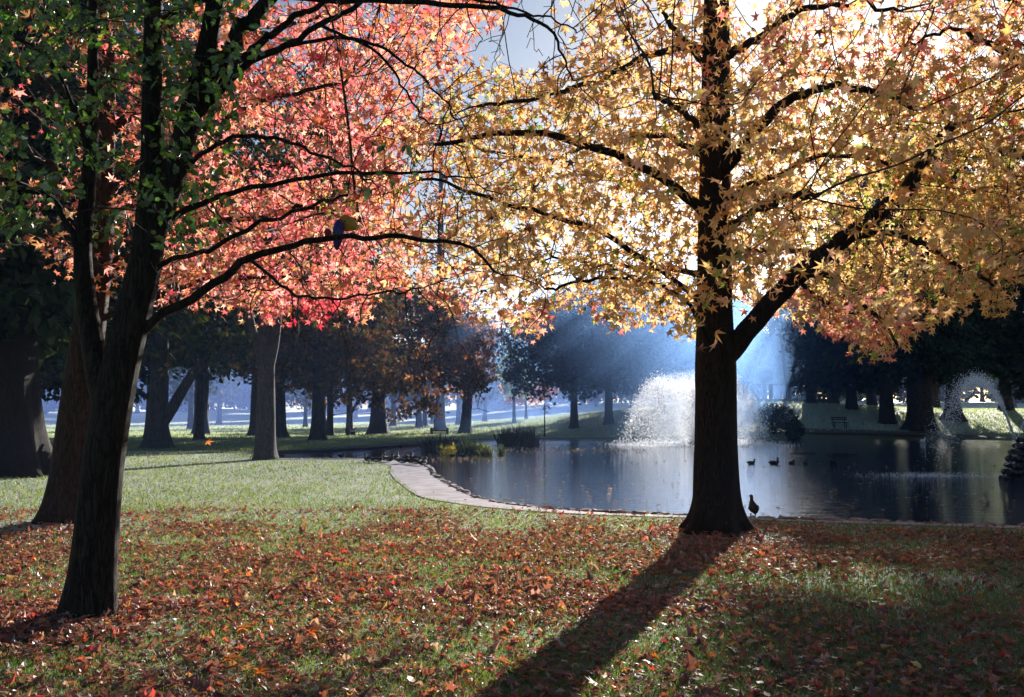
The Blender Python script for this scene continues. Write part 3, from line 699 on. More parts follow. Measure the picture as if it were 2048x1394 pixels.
# ------------------------------------------------------------------ trees beyond the lawn
def far_tree(name, label, base, H, tr_r, crown, n_attr, D, leaf, per, pal, w, seed, lean=(0, 0), fork=None, flare=(.5, .6), mat=None, group=None, spread=.3, thin=.03, lean_top=None, extra=None, tipr=.012, lm=None, dens_k=1.6):
    """crown: list of ellipsoids (dx, dy, dz, rx, ry, rz) from the base"""
    r = np.random.default_rng(seed); mat = mat or M_BARK_FAR
    base = np.array(base, float); E = empty(name, base, label, 'tree', group)
    ht = H * .8; lx, ly = lean
    P = np.array([base, base + [lx * .12, ly * .12, ht * .15], base + [lx * .35, ly * .35, ht * .4], base + [lx * .6, ly * .6, ht * .65], base + [lx, ly, ht]])
    V, T, Ps, Rs = trunk_mesh(P, [tr_r * 1.05, tr_r * .95, tr_r * .82, tr_r * .6, tr_r * .2], 18, 34, .06, flare, seed)
    mesh_np('trunk', V, T, mat, E, True, None, base)
    nodes = [p for p in Ps[::2]]; par = [i - 1 for i in range(len(nodes))]
    for (pts, rr) in (fork or []):
        L_ = smooth_line(np.array(pts, float), 18); V, T = tube(L_, np.interp(np.linspace(0, 1, 18), np.linspace(0, 1, len(rr)), rr), 10, True)
        mesh_np('limb', V, T, mat, E, True, None, base)
        for a, q in enumerate(L_[2::2]): nodes.append(q); par.append(len(nodes) - 2 if a else 0)
    first = len(nodes); vol = np.array([c[3] * c[4] * c[5] for c in crown]); A = []
    for c, k in zip(crown, r.multinomial(n_attr, vol / vol.sum())):
        q = unit(r.normal(0, 1, (k, 3))) * (r.random((k, 1)) ** .45); A.append(base + np.array(c[:3]) + q * np.array(c[3:]))
    A = np.concatenate(A); zb = A[:, 2].min()
    st = np.array(nodes); farn = st.copy(); farn[st[:, 2] < max(zb - .5, base[2] + .1 * H)] -= [0, 0, 900]
    P, par = colonize(list(farn), par, A, D, D * 1.25, 90, -.02, seed=seed); P[:first] = st
    R = pipe_radius(P, par, first, tipr, 2.2); mbb = chains_mesh(P, par, R, first, 5, tr_r * .45); mbb.tube(Ps, Rs * .5, 6); mbb.build('branches', mat, E, True, base)
    c, tp, nm, sz = leaf_set(P, par, first, R, thin, int(per * dens_k), spread * 1.15, leaf * 1.18, None, seed, .35)
    dens = fbm(c[:, 0] * .5 / D + seed, c[:, 2] * .5 / D + c[:, 1] * .3 / D, seed); k = dens > .33; c, tp, nm, sz = c[k], tp[k], nm[k], sz[k]
    n = len(c)
    col = jitter_col(pick(pal, w, n, r), r, .08, .22)
    if extra is not None: col = extra(c, col, r)
    leaves('foliage', c, tp, nm, sz, col, QUAD if leaf < .9 else QUAD, lm or M_LEAF_FAR, E, base)
    return E
def conifer(name, label, base, H, tr_r, R0, z0, pal, w, seed, dens=1.0, group=None, flare=(.6, .35), mat=None, leaf=.42, ex=.5):
    r = np.random.default_rng(seed); base = np.array(base, float); E = empty(name, base, label, 'tree', group)
    P = np.array([base, base + [0, 0, H * .3], base + [.1, 0, H * .65], base + [0, 0, H]])
    V, T, Ps, Rs = trunk_mesh(P, [tr_r, tr_r * .78, tr_r * .45, .03], 30, 70, .07, flare, seed, 6)
    mesh_np('trunk', V, T, mat or M_BARK_FAR, E, True, None, base)
    mb = MB(); C_, Tp, Nm = [], [], []
    z = z0
    while z < H * .985:
        f = (z - z0) / (H - z0); Lr = R0 * (1 - f) ** ex * (.45 + .55 * min(1, f * 6 + .5))
        for k in range(r.integers(4, 7)):
            a = r.uniform(0, 6.28); Lb = Lr * r.uniform(.65, 1.12)
            dr = np.array([math.cos(a), math.sin(a), 0]); n = 6; t = np.linspace(0, 1, n)[:, None]
            sag = -.28 * Lb * r.uniform(.5, 1.3)
            B = base + np.array([0, 0, z]) + dr * Lb * t + np.array([0, 0, 1]) * (.10 * Lb * t + sag * t * t)
            V, T = tube(B, np.linspace(.05, .01, n) * (.5 + Lb / R0), 4, False); mb.add(V, T)
            m = max(3, int(13 * Lb * dens)); tt = r.random(m) ** .75
            q = np.stack([np.interp(tt, t[:, 0], B[:, i]) for i in range(3)], 1)
            q += r.normal(0, .24, (m, 3)) * np.array([1, 1, .5]) + np.array([0, 0, -.15]) * r.random((m, 1)) + np.cross(dr, [0, 0, 1]) * (r.uniform(-1, 1, (m, 1)) * .35 * Lb * (1 - tt[:, None] * .6))
            C_.append(q); Tp.append(dr * .7 + r.normal(0, .5, (m, 3)) + np.array([0, 0, -.55])); Nm.append(r.normal(0, .6, (m, 3)) + np.array([0, 0, 1]))
        z += .30 * (1 + .6 * f) * r.uniform(.7, 1.3)
    mb.build('branches', mat or M_BARK_FAR, E, True, base)
    c = np.concatenate(C_); n = len(c)
    leaves('foliage', c, np.concatenate(Tp), np.concatenate(Nm), leaf * r.uniform(.6, 1.3, n), jitter_col(pick(pal, w, n, r), r, .08, .25), QUAD, M_LEAF_FAR, E, base)
    print(name, label, n); return E
def gp(u, Y, dz=-.06):
    x = (u - 1024) / F * Y; return np.array([x, Y, gz(x, Y) + dz])
DARK = [(.025, .045, .018), (.04, .06, .02), (.018, .035, .02)]; DW = [2, 2, 2]
OAK = [(.11, .055, .016), (.16, .075, .018), (.07, .05, .015), (.22, .11, .03), (.05, .055, .015)]; OW = [3, 2, 3, 1, 2]
ORANGE = [(.40, .16, .04), (.48, .24, .06), (.30, .10, .04), (.5, .32, .10)]; ORW = [3, 2, 2, 1]
TEAL = [(.03, .055, .03), (.045, .07, .03), (.06, .075, .02)]; TW = [2, 2, 1]

conifer('redwood_tree', 'huge dark redwood with flared ridged trunk at the left edge', gp(14, 27), 27, .80, 4.6, 3.6, DARK, DW, 101, 1.2, flare=(1.1, .75), mat=M_BARK)
conifer('redwood_tree', 'dark conifer between the huge left redwood and the reddish trunk', gp(146, 56), 30, .50, 6.0, 3.2, DARK, DW, 102, 1.1)
conifer('redwood_tree', 'tall dark conifer rising behind the red sweetgum crown', gp(312, 66), 34, .6, 6.5, 7, DARK, DW, 103, .9)
b = gp(318, 47)
def lim(u0, pts): return [at(u, v, Y) for u, v, Y in pts]
far_tree('oak_tree', 'dark trunk forking low into a slanting limb beside the leaning tree', b, 15, .46, [(0, 0, 9.5, 5.2, 4.5, 5.0), (2.2, 0, 6.0, 3.6, 3.2, 2.6)], 420, .55, .26, 16, OAK[2:] + DARK, [1, .3, 2, 2, 2, 2], 111, (.1, 0),
         [(lim(0, [(322, 850, 47), (345, 815, 47), (368, 775, 46.8), (395, 735, 46.6), (440, 690, 46.3)]), [.30, .26, .22, .12])], (.5, .75))
far_tree('oak_tree', 'slim dark tree right of the forked trunk on the shaded lawn', gp(400, 62), 14, .27, [(0, 0, 9, 4.6, 4.2, 4.8)], 300, .6, .28, 14, TEAL + OAK[:1], [2, 2, 2, 1], 112, flare=(.4, .6))
def oakcol(c, col, r):
    return col
far_tree('sycamore_tree', 'grey barked tree with forked top on the lawn left of the ducks', gp(533, 36.5), 15, .36, [(-.3, 0, 10.5, 4.6, 4.2, 4.6), (1.2, 0, 6.6, 3.6, 3, 1.6)], 420, .5, .22, 16, OAK[:3] + DARK[:2], [1, 1, 2, 2, 2], 113, (-.1, .1),
         [(lim(0, [(535, 745, 36.5), (548, 690, 36.4), (556, 630, 36.3), (566, 560, 36.2), (580, 470, 36)]), [.20, .17, .13, .08]), (lim(0, [(522, 720, 36.5), (505, 655, 36.5), (492, 590, 36.6), (470, 500, 36.8)]), [.16, .13, .09, .05])], (.3, .42), M_BARK_GREY)
far_tree('oak_tree', 'dark flared trunk half hidden behind the grey barked tree', gp(560, 68), 15, .42, [(.3, 0, 9, 5.5, 5, 5)], 320, .65, .32, 14, OAK + DARK, OW + [1, 1, 1], 114, flare=(.5, .8))
far_tree('oak_tree', 'dark trunk emerging left of the grey barked tree', gp(511, 73), 14, .34, [(-.5, 0, 9, 5, 5, 5)], 260, .7, .32, 12, DARK + OAK[2:3], DW + [2], 115, flare=(.5, .8))
far_tree('oak_tree', 'blue shaded trunk with wide crown behind the shady pond arm', gp(637, 61), 14, .42, [(.3, 0, 8.6, 5.4, 5, 4.6), (-1.5, -1, 5.0, 3.2, 3, 2.0), (2.5, 0, 5.0, 3, 3, 2.0)], 460, .58, .30, 16, OAK, OW, 116, flare=(.35, .5))
far_tree('oak_tree', 'narrow dark trunk left of the litter bins', gp(661, 75), 13, .26, [(.2, 0, 8.6, 4.4, 4, 4.4)], 240, .65, .32, 13, OAK, OW, 117, flare=(.4, .5))
far_tree('oak_tree', 'slender forked tree standing behind the litter bins', gp(700, 82), 13, .28, [(0, 0, 8.4, 4.4, 4, 4.4)], 240, .65, .32, 13, OAK, OW, 118, fork=[([gp(700, 82) + [0, 0, 1.6], gp(700, 82) + [.7, 0, 2.8], gp(700, 82) + [1.5, 0, 4.6]], [.16, .12, .06])], flare=(.3, .5))
far_tree('oak_tree', 'wide brown oak with stout flared trunk by the litter bins', gp(757, 79), 14, .62, [(0, 0, 8.2, 8.4, 7, 5.4), (4.6, -1, 5.0, 4.6, 4, 3.2), (-4, -1, 4.6, 4.2, 3.6, 2.6)], 820, .7, .34, 17, OAK + ORANGE[:1], OW + [1], 119, flare=(.6, .7))
far_tree('maple_tree', 'orange leaved tree leaning on the lit bank right of the low rail', gp(930, 80), 12.5, .42, [(-.6, -1, 7.6, 4.2, 4, 4.0), (1.0, -1, 5.2, 2.6, 2.6, 2.2), (-2.8, -1, 5.4, 2.6, 2.6, 2.2)], 520, .5, .26, 13, ORANGE + OAK[:2], ORW + [2, 2], 120, (.9, 0), flare=(.5, .55), lm=M_LEAF, dens_k=1.0)
far_tree('poplar_tree', 'very tall thin leaved tree rising into the blue sky gap', gp(880, 92), 35, .5, [(.8, 0, 27, 4.8, 4.4, 8.5), (.5, 0, 18, 4, 4, 5)], 640, .85, .26, 8, [(.09, .05, .045), (.13, .06, .04), (.3, .12, .05), (.06, .05, .05)], [3, 3, 1, 2], 121, flare=(.4, .4), tipr=.02, thin=.05, spread=.4, lm=M_LEAF, dens_k=1.1)

# hazy trees on the far hill
HZ = [(.04, .06, .04), (.05, .075, .04), (.035, .05, .04)]; HW = [1, 1, 1]
far_tree('oak_tree', 'hazy blue broad tree left of the big fountain', gp(1148, 84), 13, .32, [(0, 0, 7.2, 6.6, 5, 4.6), (-3, 0, 4.6, 4.0, 3, 2.2)], 560, .6, .30, 17, HZ, HW, 131, flare=(.4, .5))
far_tree('oak_tree', 'hazy blue broad tree directly behind the big fountain', gp(1217, 86), 14, .36, [(.4, 0, 7.9, 6.8, 5.5, 5.0), (2.8, 0, 4.8, 4.2, 3, 2.4)], 560, .6, .30, 17, HZ, HW, 132, flare=(.4, .5))
far_tree('oak_tree', 'faint hazy tree just left of the golden sweetgum trunk', gp(1322, 92), 11, .34, [(0, 0, 6.2, 5.6, 5.2, 3.4)], 330, .7, .34, 15, HZ, HW, 133, flare=(.4, .5))
far_tree('willow_tree', 'pale green small tree lit at the foot of the hazy hill', gp(1028, 100), 8, .16, [(0, 0, 4.9, 2.2, 2.2, 2.5)], 140, .5, .28, 16, [(.20, .28, .10), (.26, .32, .12)], [1, 1], 134, lm=M_LEAF)
far_tree('maple_tree', 'low salmon pink tree in the haze behind the reeds', gp(1052, 112), 5.5, .14, [(0, 0, 3.2, 3.2, 3, 1.4)], 120, .5, .30, 14, [(.55, .26, .18), (.6, .36, .26)], [1, 1], 135, lm=M_LEAF)
far_tree('maple_sapling', 'thin bare sapling with few orange leaves on the far bank', gp(1089, 71), 3.9, .05, [(0, 0, 2.7, .75, .7, 1.1)], 90, .22, .12, 2, ORANGE, ORW, 136, flare=(.1, .2), tipr=.006, thin=.008, spread=.08, lm=M_LEAF)
b = gp(1578, 96)
far_tree('birch_tree', 'thin tree with stems in a V behind the terrace wall', b, 12, .20, [(.2, 0, 8.6, 3.4, 3.4, 1.7)], 45, .65, .26, 7, HZ, HW, 137, (-1.2, 0), [([b + [0, 0, .5], b + [.7, 0, 4.2], b + [1.2, 0, 8]], [.2, .17, .08])], flare=(.3, .3))
far_tree('oak_tree', 'dark leafy tree rising right of the terrace posts', gp(1622, 84), 13.5, .38, [(.6, 0, 7.8, 3.4, 3.4, 5)], 340, .55, .28, 15, DARK, DW, 138, flare=(.3, .4))
far_tree('oak_tree', 'light hazy tree seen between the golden trunk and the V tree', gp(1492, 118), 13, .3, [(0, 0, 7.5, 5.2, 5, 4.8)], 260, .75, .34, 13, HZ, HW, 139)
conifer('redwood_tree', 'dark conifer with straight trunk behind the right bench', gp(1772, 75), 20.6, .52, 4.9, 4.2, DARK, DW, 141, 1.7, ex=.3)
conifer('redwood_tree', 'widest dark conifer trunk on the right bank', gp(1838, 72.5), 23, .95, 5.4, 4.4, DARK, DW, 142, 1.5, flare=(.5, .45))
conifer('redwood_tree', 'dark conifer just left of the arcing water jet', gp(1905, 77), 23, .5, 5.0, 4.4, DARK, DW, 143, 1.4, flare=(.8, .9))
conifer('redwood_tree', 'broad dark conifer beyond the arcing water jet', gp(2010, 84), 24, .5, 5.6, 3.6, DARK, DW, 144, 1.3)
conifer('redwood_tree', 'dark low branched conifer between the terrace and the right bench', gp(1702, 80), 17.3, .4, 4.8, 2.0, DARK, DW, 145, 1.6, ex=.35)
conifer('redwood_tree', 'dark conifer at the far right edge behind the stone mound', gp(2120, 74), 23, .55, 5.6, 3.2, DARK, DW, 146, 1.3)
conifer('redwood_tree', 'shadowed conifer standing behind the low branched conifer', gp(1742, 93), 19, .45, 5.0, 4.0, DARK, DW, 147, 1.4)
conifer('redwood_tree', 'shadowed conifer right behind the dark leafy terrace tree', gp(1668, 98), 17, .45, 5.0, 1.5, DARK, DW, 148, 1.4)
conifer('redwood_tree', 'dark conifer closing the gap behind the two big right trunks', gp(1868, 98), 24, .5, 6.0, 6.5, DARK, DW, 149, 1.2)
conifer('redwood_tree', 'very tall dark conifer above the slim dark tree', gp(404, 80), 36, .6, 6.5, 6, DARK, DW, 150, 1.0)
conifer('redwood_tree', 'tall dark conifer at upper left behind green leaves', gp(40, 46), 27, .5, 5.6, 4, DARK, DW, 160, 1.1)
conifer('redwood_tree', 'tall dark conifer behind the pink crown', gp(640, 92), 37, .6, 6.0, 7, DARK, DW, 161, .9)
conifer('redwood_tree', 'dark conifer behind the reddish trunk fork', gp(196, 54), 29, .5, 5.5, 5, DARK, DW, 162, 1.1)
far_tree('oak_tree', 'hazy blue tree hidden behind the golden trunk', gp(1405, 118), 17, .34, [(0, 0, 9.2, 6.4, 6, 6.2)], 380, .75, .38, 15, HZ, HW, 163)
far_tree('oak_tree', 'pale hazy tree above the top of the big fountain', gp(1305, 122), 17, .34, [(0, 0, 9.2, 6.4, 6, 6.2)], 380, .75, .38, 15, HZ, HW, 164)
# far woods: two kinds, every tree its own object
pa = far_tree('oak_tree', 'distant slim trunked tree in blue haze beyond the lit lawn', gp(383, 103), 9.5, .32, [(0, 0, 6.0, 3.6, 3.4, 3.2)], 150, .8, .42, 13, TEAL, TW, 151, group='hazy trees far across the lawn', flare=(.5, .45), spread=.4)
for i, (u, Y) in enumerate([(612, 118), (787, 120), (838, 104), (850, 116), (868, 128), (918, 112), (970, 128), (440, 140), (-20, 120)]):
    copy_tree(pa, gp(u, Y), i * 1.7, .85 + .35 * ((i * 37) % 10) / 10)
pb = far_tree('oak_tree', 'faint blue tree in the farthest row of the park wood', gp(150, 250), 20, .42, [(0, 0, 11.5, 8.5, 8, 8.5)], 260, 1.25, .75, 13, TEAL + OAK[:1], [2, 2, 1, 1], 152, group='farthest row of trees', flare=(.6, .6), spread=.6, tipr=.03, thin=.07)
k = 0
for row, (Y0, st) in enumerate([(205, 95), (245, 80)]):
    for u in range(-160 + row * 40, 2250, st):
        k += 1; Y = Y0 + 22 * math.sin(k * 2.3)
        copy_tree(pb, gp(u + 25 * math.sin(k * 5.1), Y), k * 2.1, (.5 if row == 0 else .85) + .4 * ((k * 61) % 13) / 13)
pc = far_tree('oak_tree', 'bushy low tree closing the view at the end of the park', gp(60, 215), 9, .25, [(0, 0, 4.0, 7.5, 5, 4.6)], 150, 1.1, .8, 16, TEAL + DARK, [2, 2, 1, 1, 1, 1], 153, group='bushy trees at the end of the park', spread=.6, tipr=.03, thin=.07)
for k in range(30):
    u = -170 + k * 80
    copy_tree(pc, gp(u + 20 * math.sin(k * 3.3), 250 + 18 * math.sin(k * 1.7)), k * 2.4, 1.0 + .35 * ((k * 29) % 11) / 11)

# ------------------------------------------------------------------ grass and fallen leaves
def on_lawn(x, y):
    sdv = poly_sd(x, y, POND)
    i_ = np.interp(y, [14, 15, 16, 18, 20, 25, 30, 38], [.34, .36, .45, .74, .96, 1.06, 1.02, .66])
    near = y < 40
    return (sdv > np.where(near & (x > -14), i_, .15))
TRUNKS = [(2.77, 13.45, 1.5), (-3.43, 8.1, 1.3), (-6.6, 14.8, 1.9)]
def bare(x, y):
    m_ = np.ones(len(x))
    for a_, b_, w_ in TRUNKS: m_ = np.minimum(m_, .12 + sstep(.35, 1, np.hypot(x - a_, (y - b_)) / w_ + .35 * (noise2(x * 2.2, y * 2.2, 33) - .5)))
    return np.clip(m_, 0, 1)
r = np.random.default_rng(61)
N = 420000
iv = np.r_[r.uniform(1 / 150, 1 / 5.0, N), r.uniform(1 / 160, 1 / 45.0, 300000)]; N = len(iv); y = 1 / iv; a = r.uniform(-.62, .62, N); x = a * y
k = on_lawn(x, y) & (r.random(N) < np.clip(.15 + 1.4 * fbm(x * .9, y * .9, 12), 0, 1) * bare(x, y)); x, y = x[k], y[k]; n = len(x)
z = ground_z(x, y)
wid = np.clip(y * .00085, .0045, .10) * r.uniform(.7, 1.5, n); hgt = np.clip(.026 + y * .0013, .026, .16) * r.uniform(.5, 1.5, n)
az = r.uniform(0, 6.28, n); lean_ = r.normal(0, .55, (n, 2)) * hgt[:, None]
bx_ = np.cos(az) * wid / 2; by_ = np.sin(az) * wid / 2
V = np.empty((n, 3, 3)); V[:, 0] = np.stack([x - bx_, y - by_, z - .004], 1); V[:, 1] = np.stack([x + bx_, y + by_, z - .004], 1)
V[:, 2] = np.stack([x + lean_[:, 0], y + lean_[:, 1], z + hgt], 1)
tone = fbm(x * .6, y * .6, 15)[:, None]
gcol = jitter_col(np.array([.09, .17, .035]) * (1 - tone) + (np.array([.19, .25, .07]) + np.array([.08, .03, .015]) * sstep(12, 20, y)[:, None]) * tone, r, .08, .25)
dew_glare = sstep(35, 85, y)[:, None] * .75; gcol = gcol * (1 - dew_glare) + np.array([.62, .66, .58]) * dew_glare * r.uniform(.7, 1.2, (n, 1)); straw = r.random(n) < .10; gcol[straw] = np.array([.30, .25, .13]) * r.uniform(.6, 1.1, (straw.sum(), 1))  # far blades coloured paler: dewy grass with the sun's glare painted in
o = mesh_np('grass', V.reshape(-1, 3), np.arange(n * 3).reshape(-1, 3), M_GRASS, tint=np.repeat(gcol, 3, axis=0)); tag(o, 'short green dewy lawn grass, sun glare coloured into the far blades', 'grass', None, 'stuff')

def litter_density(x, y):
    u = 1024 + x / y * F; v = VH + 1.65 * F / y
    w = (noise2(x * .7, y * .7, 21) - .5) * 90
    band = sstep(1010, 1065, v + w) * (1 - sstep(1190, 1290, v + w * 1.2 + np.interp(u, [0, 300, 900, 1400, 2048], [-60, -30, 20, 60, 110])))
    right = np.interp(u, [1500, 1700, 2048], [1, .75, .55]); left = 1.0
    d = band * np.where(u > 1500, right, left) * (.18 + .82 * sstep(.38, .56, fbm(x * 1.3, y * 1.3, 23)))
    return d + .10 * sstep(960, 1040, v) + .16 * sstep(1150, 1250, v) * fbm(x * 1.3, y * 1.3, 24) + .012
N = 78000
y = 1 / r.uniform(1 / 34, 1 / 5.0, N); x = r.uniform(-.62, .62, N) * y
y2 = r.uniform(5.0, 17.5, N); x2 = r.uniform(-.62, .62, N) * y2; x = np.r_[x, x2]; y = np.r_[y, y2]; N *= 2
sdv = poly_sd(x, y, POND)
k = (r.random(N) < litter_density(x, y) * 1.05) & (sdv > .12) & ((sdv > 1.05) | (r.random(N) < .25)); x, y = x[k], y[k]; n = len(x); z = ground_z(x, y)
cn = np.stack([x, y, z + r.uniform(.012, .05, n)], 1)
cn[:, 2] += .012 * (poly_sd(x, y, POND) < 1.0)
tl = np.abs(r.normal(0, .36, n)); ta = r.uniform(0, 6.28, n)
nrm = np.stack([np.sin(tl) * np.cos(ta), np.sin(tl) * np.sin(ta), np.cos(tl)], 1); tip = r.normal(0, 1, (n, 3)) * [1, 1, .2]
lcol = jitter_col(pick([(.30, .125, .095), (.38, .14, .09), (.22, .095, .075), (.42, .14, .08), (.48, .075, .06), (.58, .22, .06), (.50, .34, .26), (.60, .38, .12), (.14, .075, .065)], [5, 4, 3.5, 2.0, 1.1, 1.1, 2.8, .5, 2.4], n, r), r, .06, .2)
sz = r.uniform(.045, .105, n) * np.where(r.random(n) < .12, 1.3, 1); kind = r.random(n) < .55
o = leaves('fallen_leaves', cn[kind], tip[kind], nrm[kind], sz[kind], lcol[kind], STAR, M_LITTER, bend=r.normal(1.0, 1.2, kind.sum())); tag(o, 'carpet of brown red and orange fallen leaves on the grass', 'fallen leaves', None, 'stuff')
kk = ~kind; lcol = np.clip(lcol * 1.22, 0, .85); scrap = lcol[kk] * np.array([.78, .86, .92])
o = leaves('leaf_scraps', cn[kk] - [0, 0, .008], tip[kk], nrm[kk], sz[kk] * r.uniform(.5, 1.1, kk.sum()), scrap, OVAL, M_LITTER, bend=r.normal(1.0, 4.0, kk.sum())); tag(o, 'broken curled leaf scraps among the fallen leaves', 'leaf litter', None, 'stuff')
print('litter', n)
o = None
def one_leaf(u, v, size, col, label, tiltx, rz, cat='leaf', zoff=.03, at3=None, nm='fallen_leaf'):
    p = G(u, v) if at3 is None else at3
    if at3 is None: p[2] = gz(p[0], p[1]) + zoff
    tip = np.array([[math.sin(rz) * math.cos(tiltx), math.cos(rz) * math.cos(tiltx), math.sin(tiltx)]]); nr_ = np.array([[-math.sin(rz) * math.sin(tiltx), -math.cos(rz) * math.sin(tiltx), math.cos(tiltx)]])
    tv, tt = STAR
    q = leaves(nm, p[None], tip, nr_, np.array([size]), np.array([col]), (tv, tt), M_LITTER, None, p, np.array([2.2])); tag(q, label, cat)
one_leaf(452, 1336, .17, (.62, .22, .02), 'large bright orange leaf curled up in the grass at lower left', .75, .2, zoff=.02)
one_leaf(474, 1338, .13, (.62, .27, .03), 'yellow orange leaf against the large curled orange leaf', .2, 1.2)
one_leaf(517, 1366, .13, (.62, .20, .02), 'upright pointed orange leaf nearest the bottom edge', 1.0, 0)
one_leaf(620, 1282, .12, (.55, .12, .02), 'deep orange leaf standing on edge above the pale dry leaf', 1.0, .1)
one_leaf(634, 1358, .13, (.58, .17, .02), 'folded orange leaf lying on bright grass right of the upright one', .3, 1.9)
one_leaf(662, 1306, .14, (.42, .34, .26), 'pale grey brown dry leaf among the litter', .5, .8)
one_leaf(655, 1160, .14, (.50, .015, .03), 'single crimson leaf lying on the leaf carpet', .4, 1.4)
one_leaf(484, 1222, .15, (.48, .02, .03), 'crimson leaf right of the leaning trunk base', .3, 1.3)
one_leaf(157, 1314, .15, (.55, .02, .02), 'bright red leaf below the leaning trunk', .5, 1.2)
one_leaf(1558, 1213, .14, (.62, .42, .08), 'yellow leaf on the grass right of the trunk shadow', .7, .4)
one_leaf(482, 1274, .15, (.6, .24, .03), 'orange leaf with lifted tips above the large curled leaf', .8, .1)
one_leaf(413, 892, .12, (.75, .30, .10), 'orange leaf falling through the air in front of the shady lawn', 1.2, .4, 'falling leaf', at3=at(413, 892, 10.5), nm='falling_leaf')

# ------------------------------------------------------------------ ducks
M_FEATH = simple('feathers_dark', (.035, .028, .022), .7, .3, .4, 25, .2); M_WHITE = simple('feathers_white', (.62, .60, .55), .7, .3, .12, 20)
M_HEAD = simple('feathers_head', (.015, .045, .03), .4, .4, .3, 20); M_BILL = simple('duck_bill', (.40, .25, .05), .5, .3, .15, 20); M_FOOT = simple('duck_foot', (.45, .16, .04), .6, .3, .15, 20)
def loft(P, W, Hh, sides=14):
    """rings across +X travel with separate half width and half height"""
    P = np.array(P, float); n = len(P); tg = unit(np.gradient(P, axis=0)); th = np.arange(sides) / sides * 2 * math.pi
    V = np.empty((n, sides, 3))
    for i in range(n):
        s_ = np.array([0, 1.0, 0]); u_ = unit(np.cross(tg[i], s_)); u_ = u_ if u_[2] > 0 or abs(tg[i][0]) < .3 else -u_
        V[i] = P[i] + W[i] * np.cos(th)[:, None] * s_ + Hh[i] * np.sin(th)[:, None] * u_
    _, T = tube(P, np.ones(n), sides, True)
    return np.concatenate([V.reshape(-1, 3), P[:1], P[-1:]]), T
def make_duck(label, pose, group, white=True, s=1.0, name='duck'):
    E = empty(name, (0, 0, 0), label, 'duck', group)
    zb = {'stand': .17, 'rest': .085, 'swim': .045}[pose]
    nk = {'stand': (.20, .34), 'rest': (.15, .21), 'swim': (.16, .19)}[pose]
    hx, hz = nk
    # body, neck and head are one skin, tail first
    P = [(-.27, 0, zb + .05), (-.22, 0, zb + .035), (-.14, 0, zb + .02), (-.04, 0, zb + .01), (.06, 0, zb + .015), (.12, 0, zb + .045), (.145, 0, zb + .10), ((.15 + hx) / 2 - .01, 0, (zb + .10 + hz) / 2 + .01), (hx - .03, 0, hz + zb * .5 - .01), (hx - .01, 0, hz + zb * .5 + .02), (hx + .025, 0, hz + zb * .5 + .022), (hx + .05, 0, hz + zb * .5 + .012)]
    W = [.012, .05, .088, .102, .098, .078, .05, .032, .031, .036, .033, .016]; Hh = [.010, .038, .072, .088, .085, .07, .05, .034, .033, .038, .034, .016]
    if pose == 'stand':                     # alert, body held upright, seen from behind
        P = [(-.105, 0, .10), (-.095, 0, .135), (-.075, 0, .185), (-.035, 0, .235), (.012, 0, .285), (.04, 0, .325), (.052, 0, .365), (.056, 0, .40), (.055, 0, .435), (.066, 0, .458), (.095, 0, .462), (.118, 0, .452)]
        W = [.015, .058, .088, .098, .082, .060, .042, .033, .031, .037, .033, .016]; Hh = [.012, .04, .068, .084, .076, .058, .042, .033, .032, .038, .034, .016]; hx, hzz0 = .068, .452
    Ps = smooth_line(P, 40); t = np.linspace(0, 1, 12); tt = np.linspace(0, 1, 40)
    V, T = loft(Ps, np.interp(tt, t, W), np.interp(tt, t, Hh))
    up = lambda V: V
    V = up(V) * s
    mesh_np('body', V, T, M_FEATH, E, True)
    m = MB(); hzz = hz + zb * .5 if pose != 'stand' else .448
    Vb, Tb = loft([(hx + .04, 0, hzz + .012), (hx + .07, 0, hzz + .004), (hx + .10, 0, hzz)], [.018, .017, .013], [.013, .008, .004], 8); m.add(up(Vb) * s, Tb); m.build('bill', M_BILL, E)
    for sg in (-1, 1):
        if pose == 'stand':
            Vw, Tw = loft([(-.12, sg * .035, .12), (-.085, sg * .078, .18), (-.035, sg * .095, .235), (.005, sg * .08, .275)], [.010, .020, .020, .010], [.012, .045, .055, .02], 8)
        else: Vw, Tw = loft([(-.21, sg * .035, zb + .06), (-.12, sg * .085, zb + .055), (0, sg * .104, zb + .045), (.08, sg * .085, zb + .04)], [.012, .022, .022, .010], [.01, .05, .062, .02], 8)
        mesh_np('wing', up(Vw) * s, Tw, M_FEATH, E, True)
        if white:
            Vw, Tw = loft([(-.16, sg * .06, zb - .02), (-.08, sg * .094, zb - .01), (.02, sg * .098, zb - .005)], [.012, .022, .012], [.02, .042, .02], 8); mesh_np('flank', Vw * s, Tw, M_WHITE, E, True)
        if pose == 'stand':
            m = MB(); m.tube(np.array([(-.01, sg * .05, zb - .06), (0, sg * .052, .05), (.0, sg * .052, .012)]) * s, np.array([.022, .009, .008]) * s, 8)
            m.tube(np.array([(-.02, sg * .052, .010), (.03, sg * .055, .010), (.07, sg * .058, .006)]) * s, np.array([.010, .022, .026]) * s * .6, 8); m.build('leg', M_FOOT, E)
    return E
def duck_at(E, p, rz, label=None, first=False, sc=1.0):
    if first:
        E.location = p; E.rotation_euler = (0, 0, rz); E.scale = (sc,) * 3; E['label'] = label or E['label']; return E
    return copy_tree(E, p, rz, sc, label)
def wpt(u, v): return G(u, v, WATER_Z)
d0 = make_duck('dark duck standing alone beside the golden sweetgum trunk', 'stand', None, False)
p = G(1506, 1038, .06); p[2] = max(gz(p[0], p[1]), -.02) + .062; duck_at(d0, p, math.radians(100), first=True, sc=.72)
rest = make_duck('', 'rest', 'ducks resting at the end of the path'); first = True
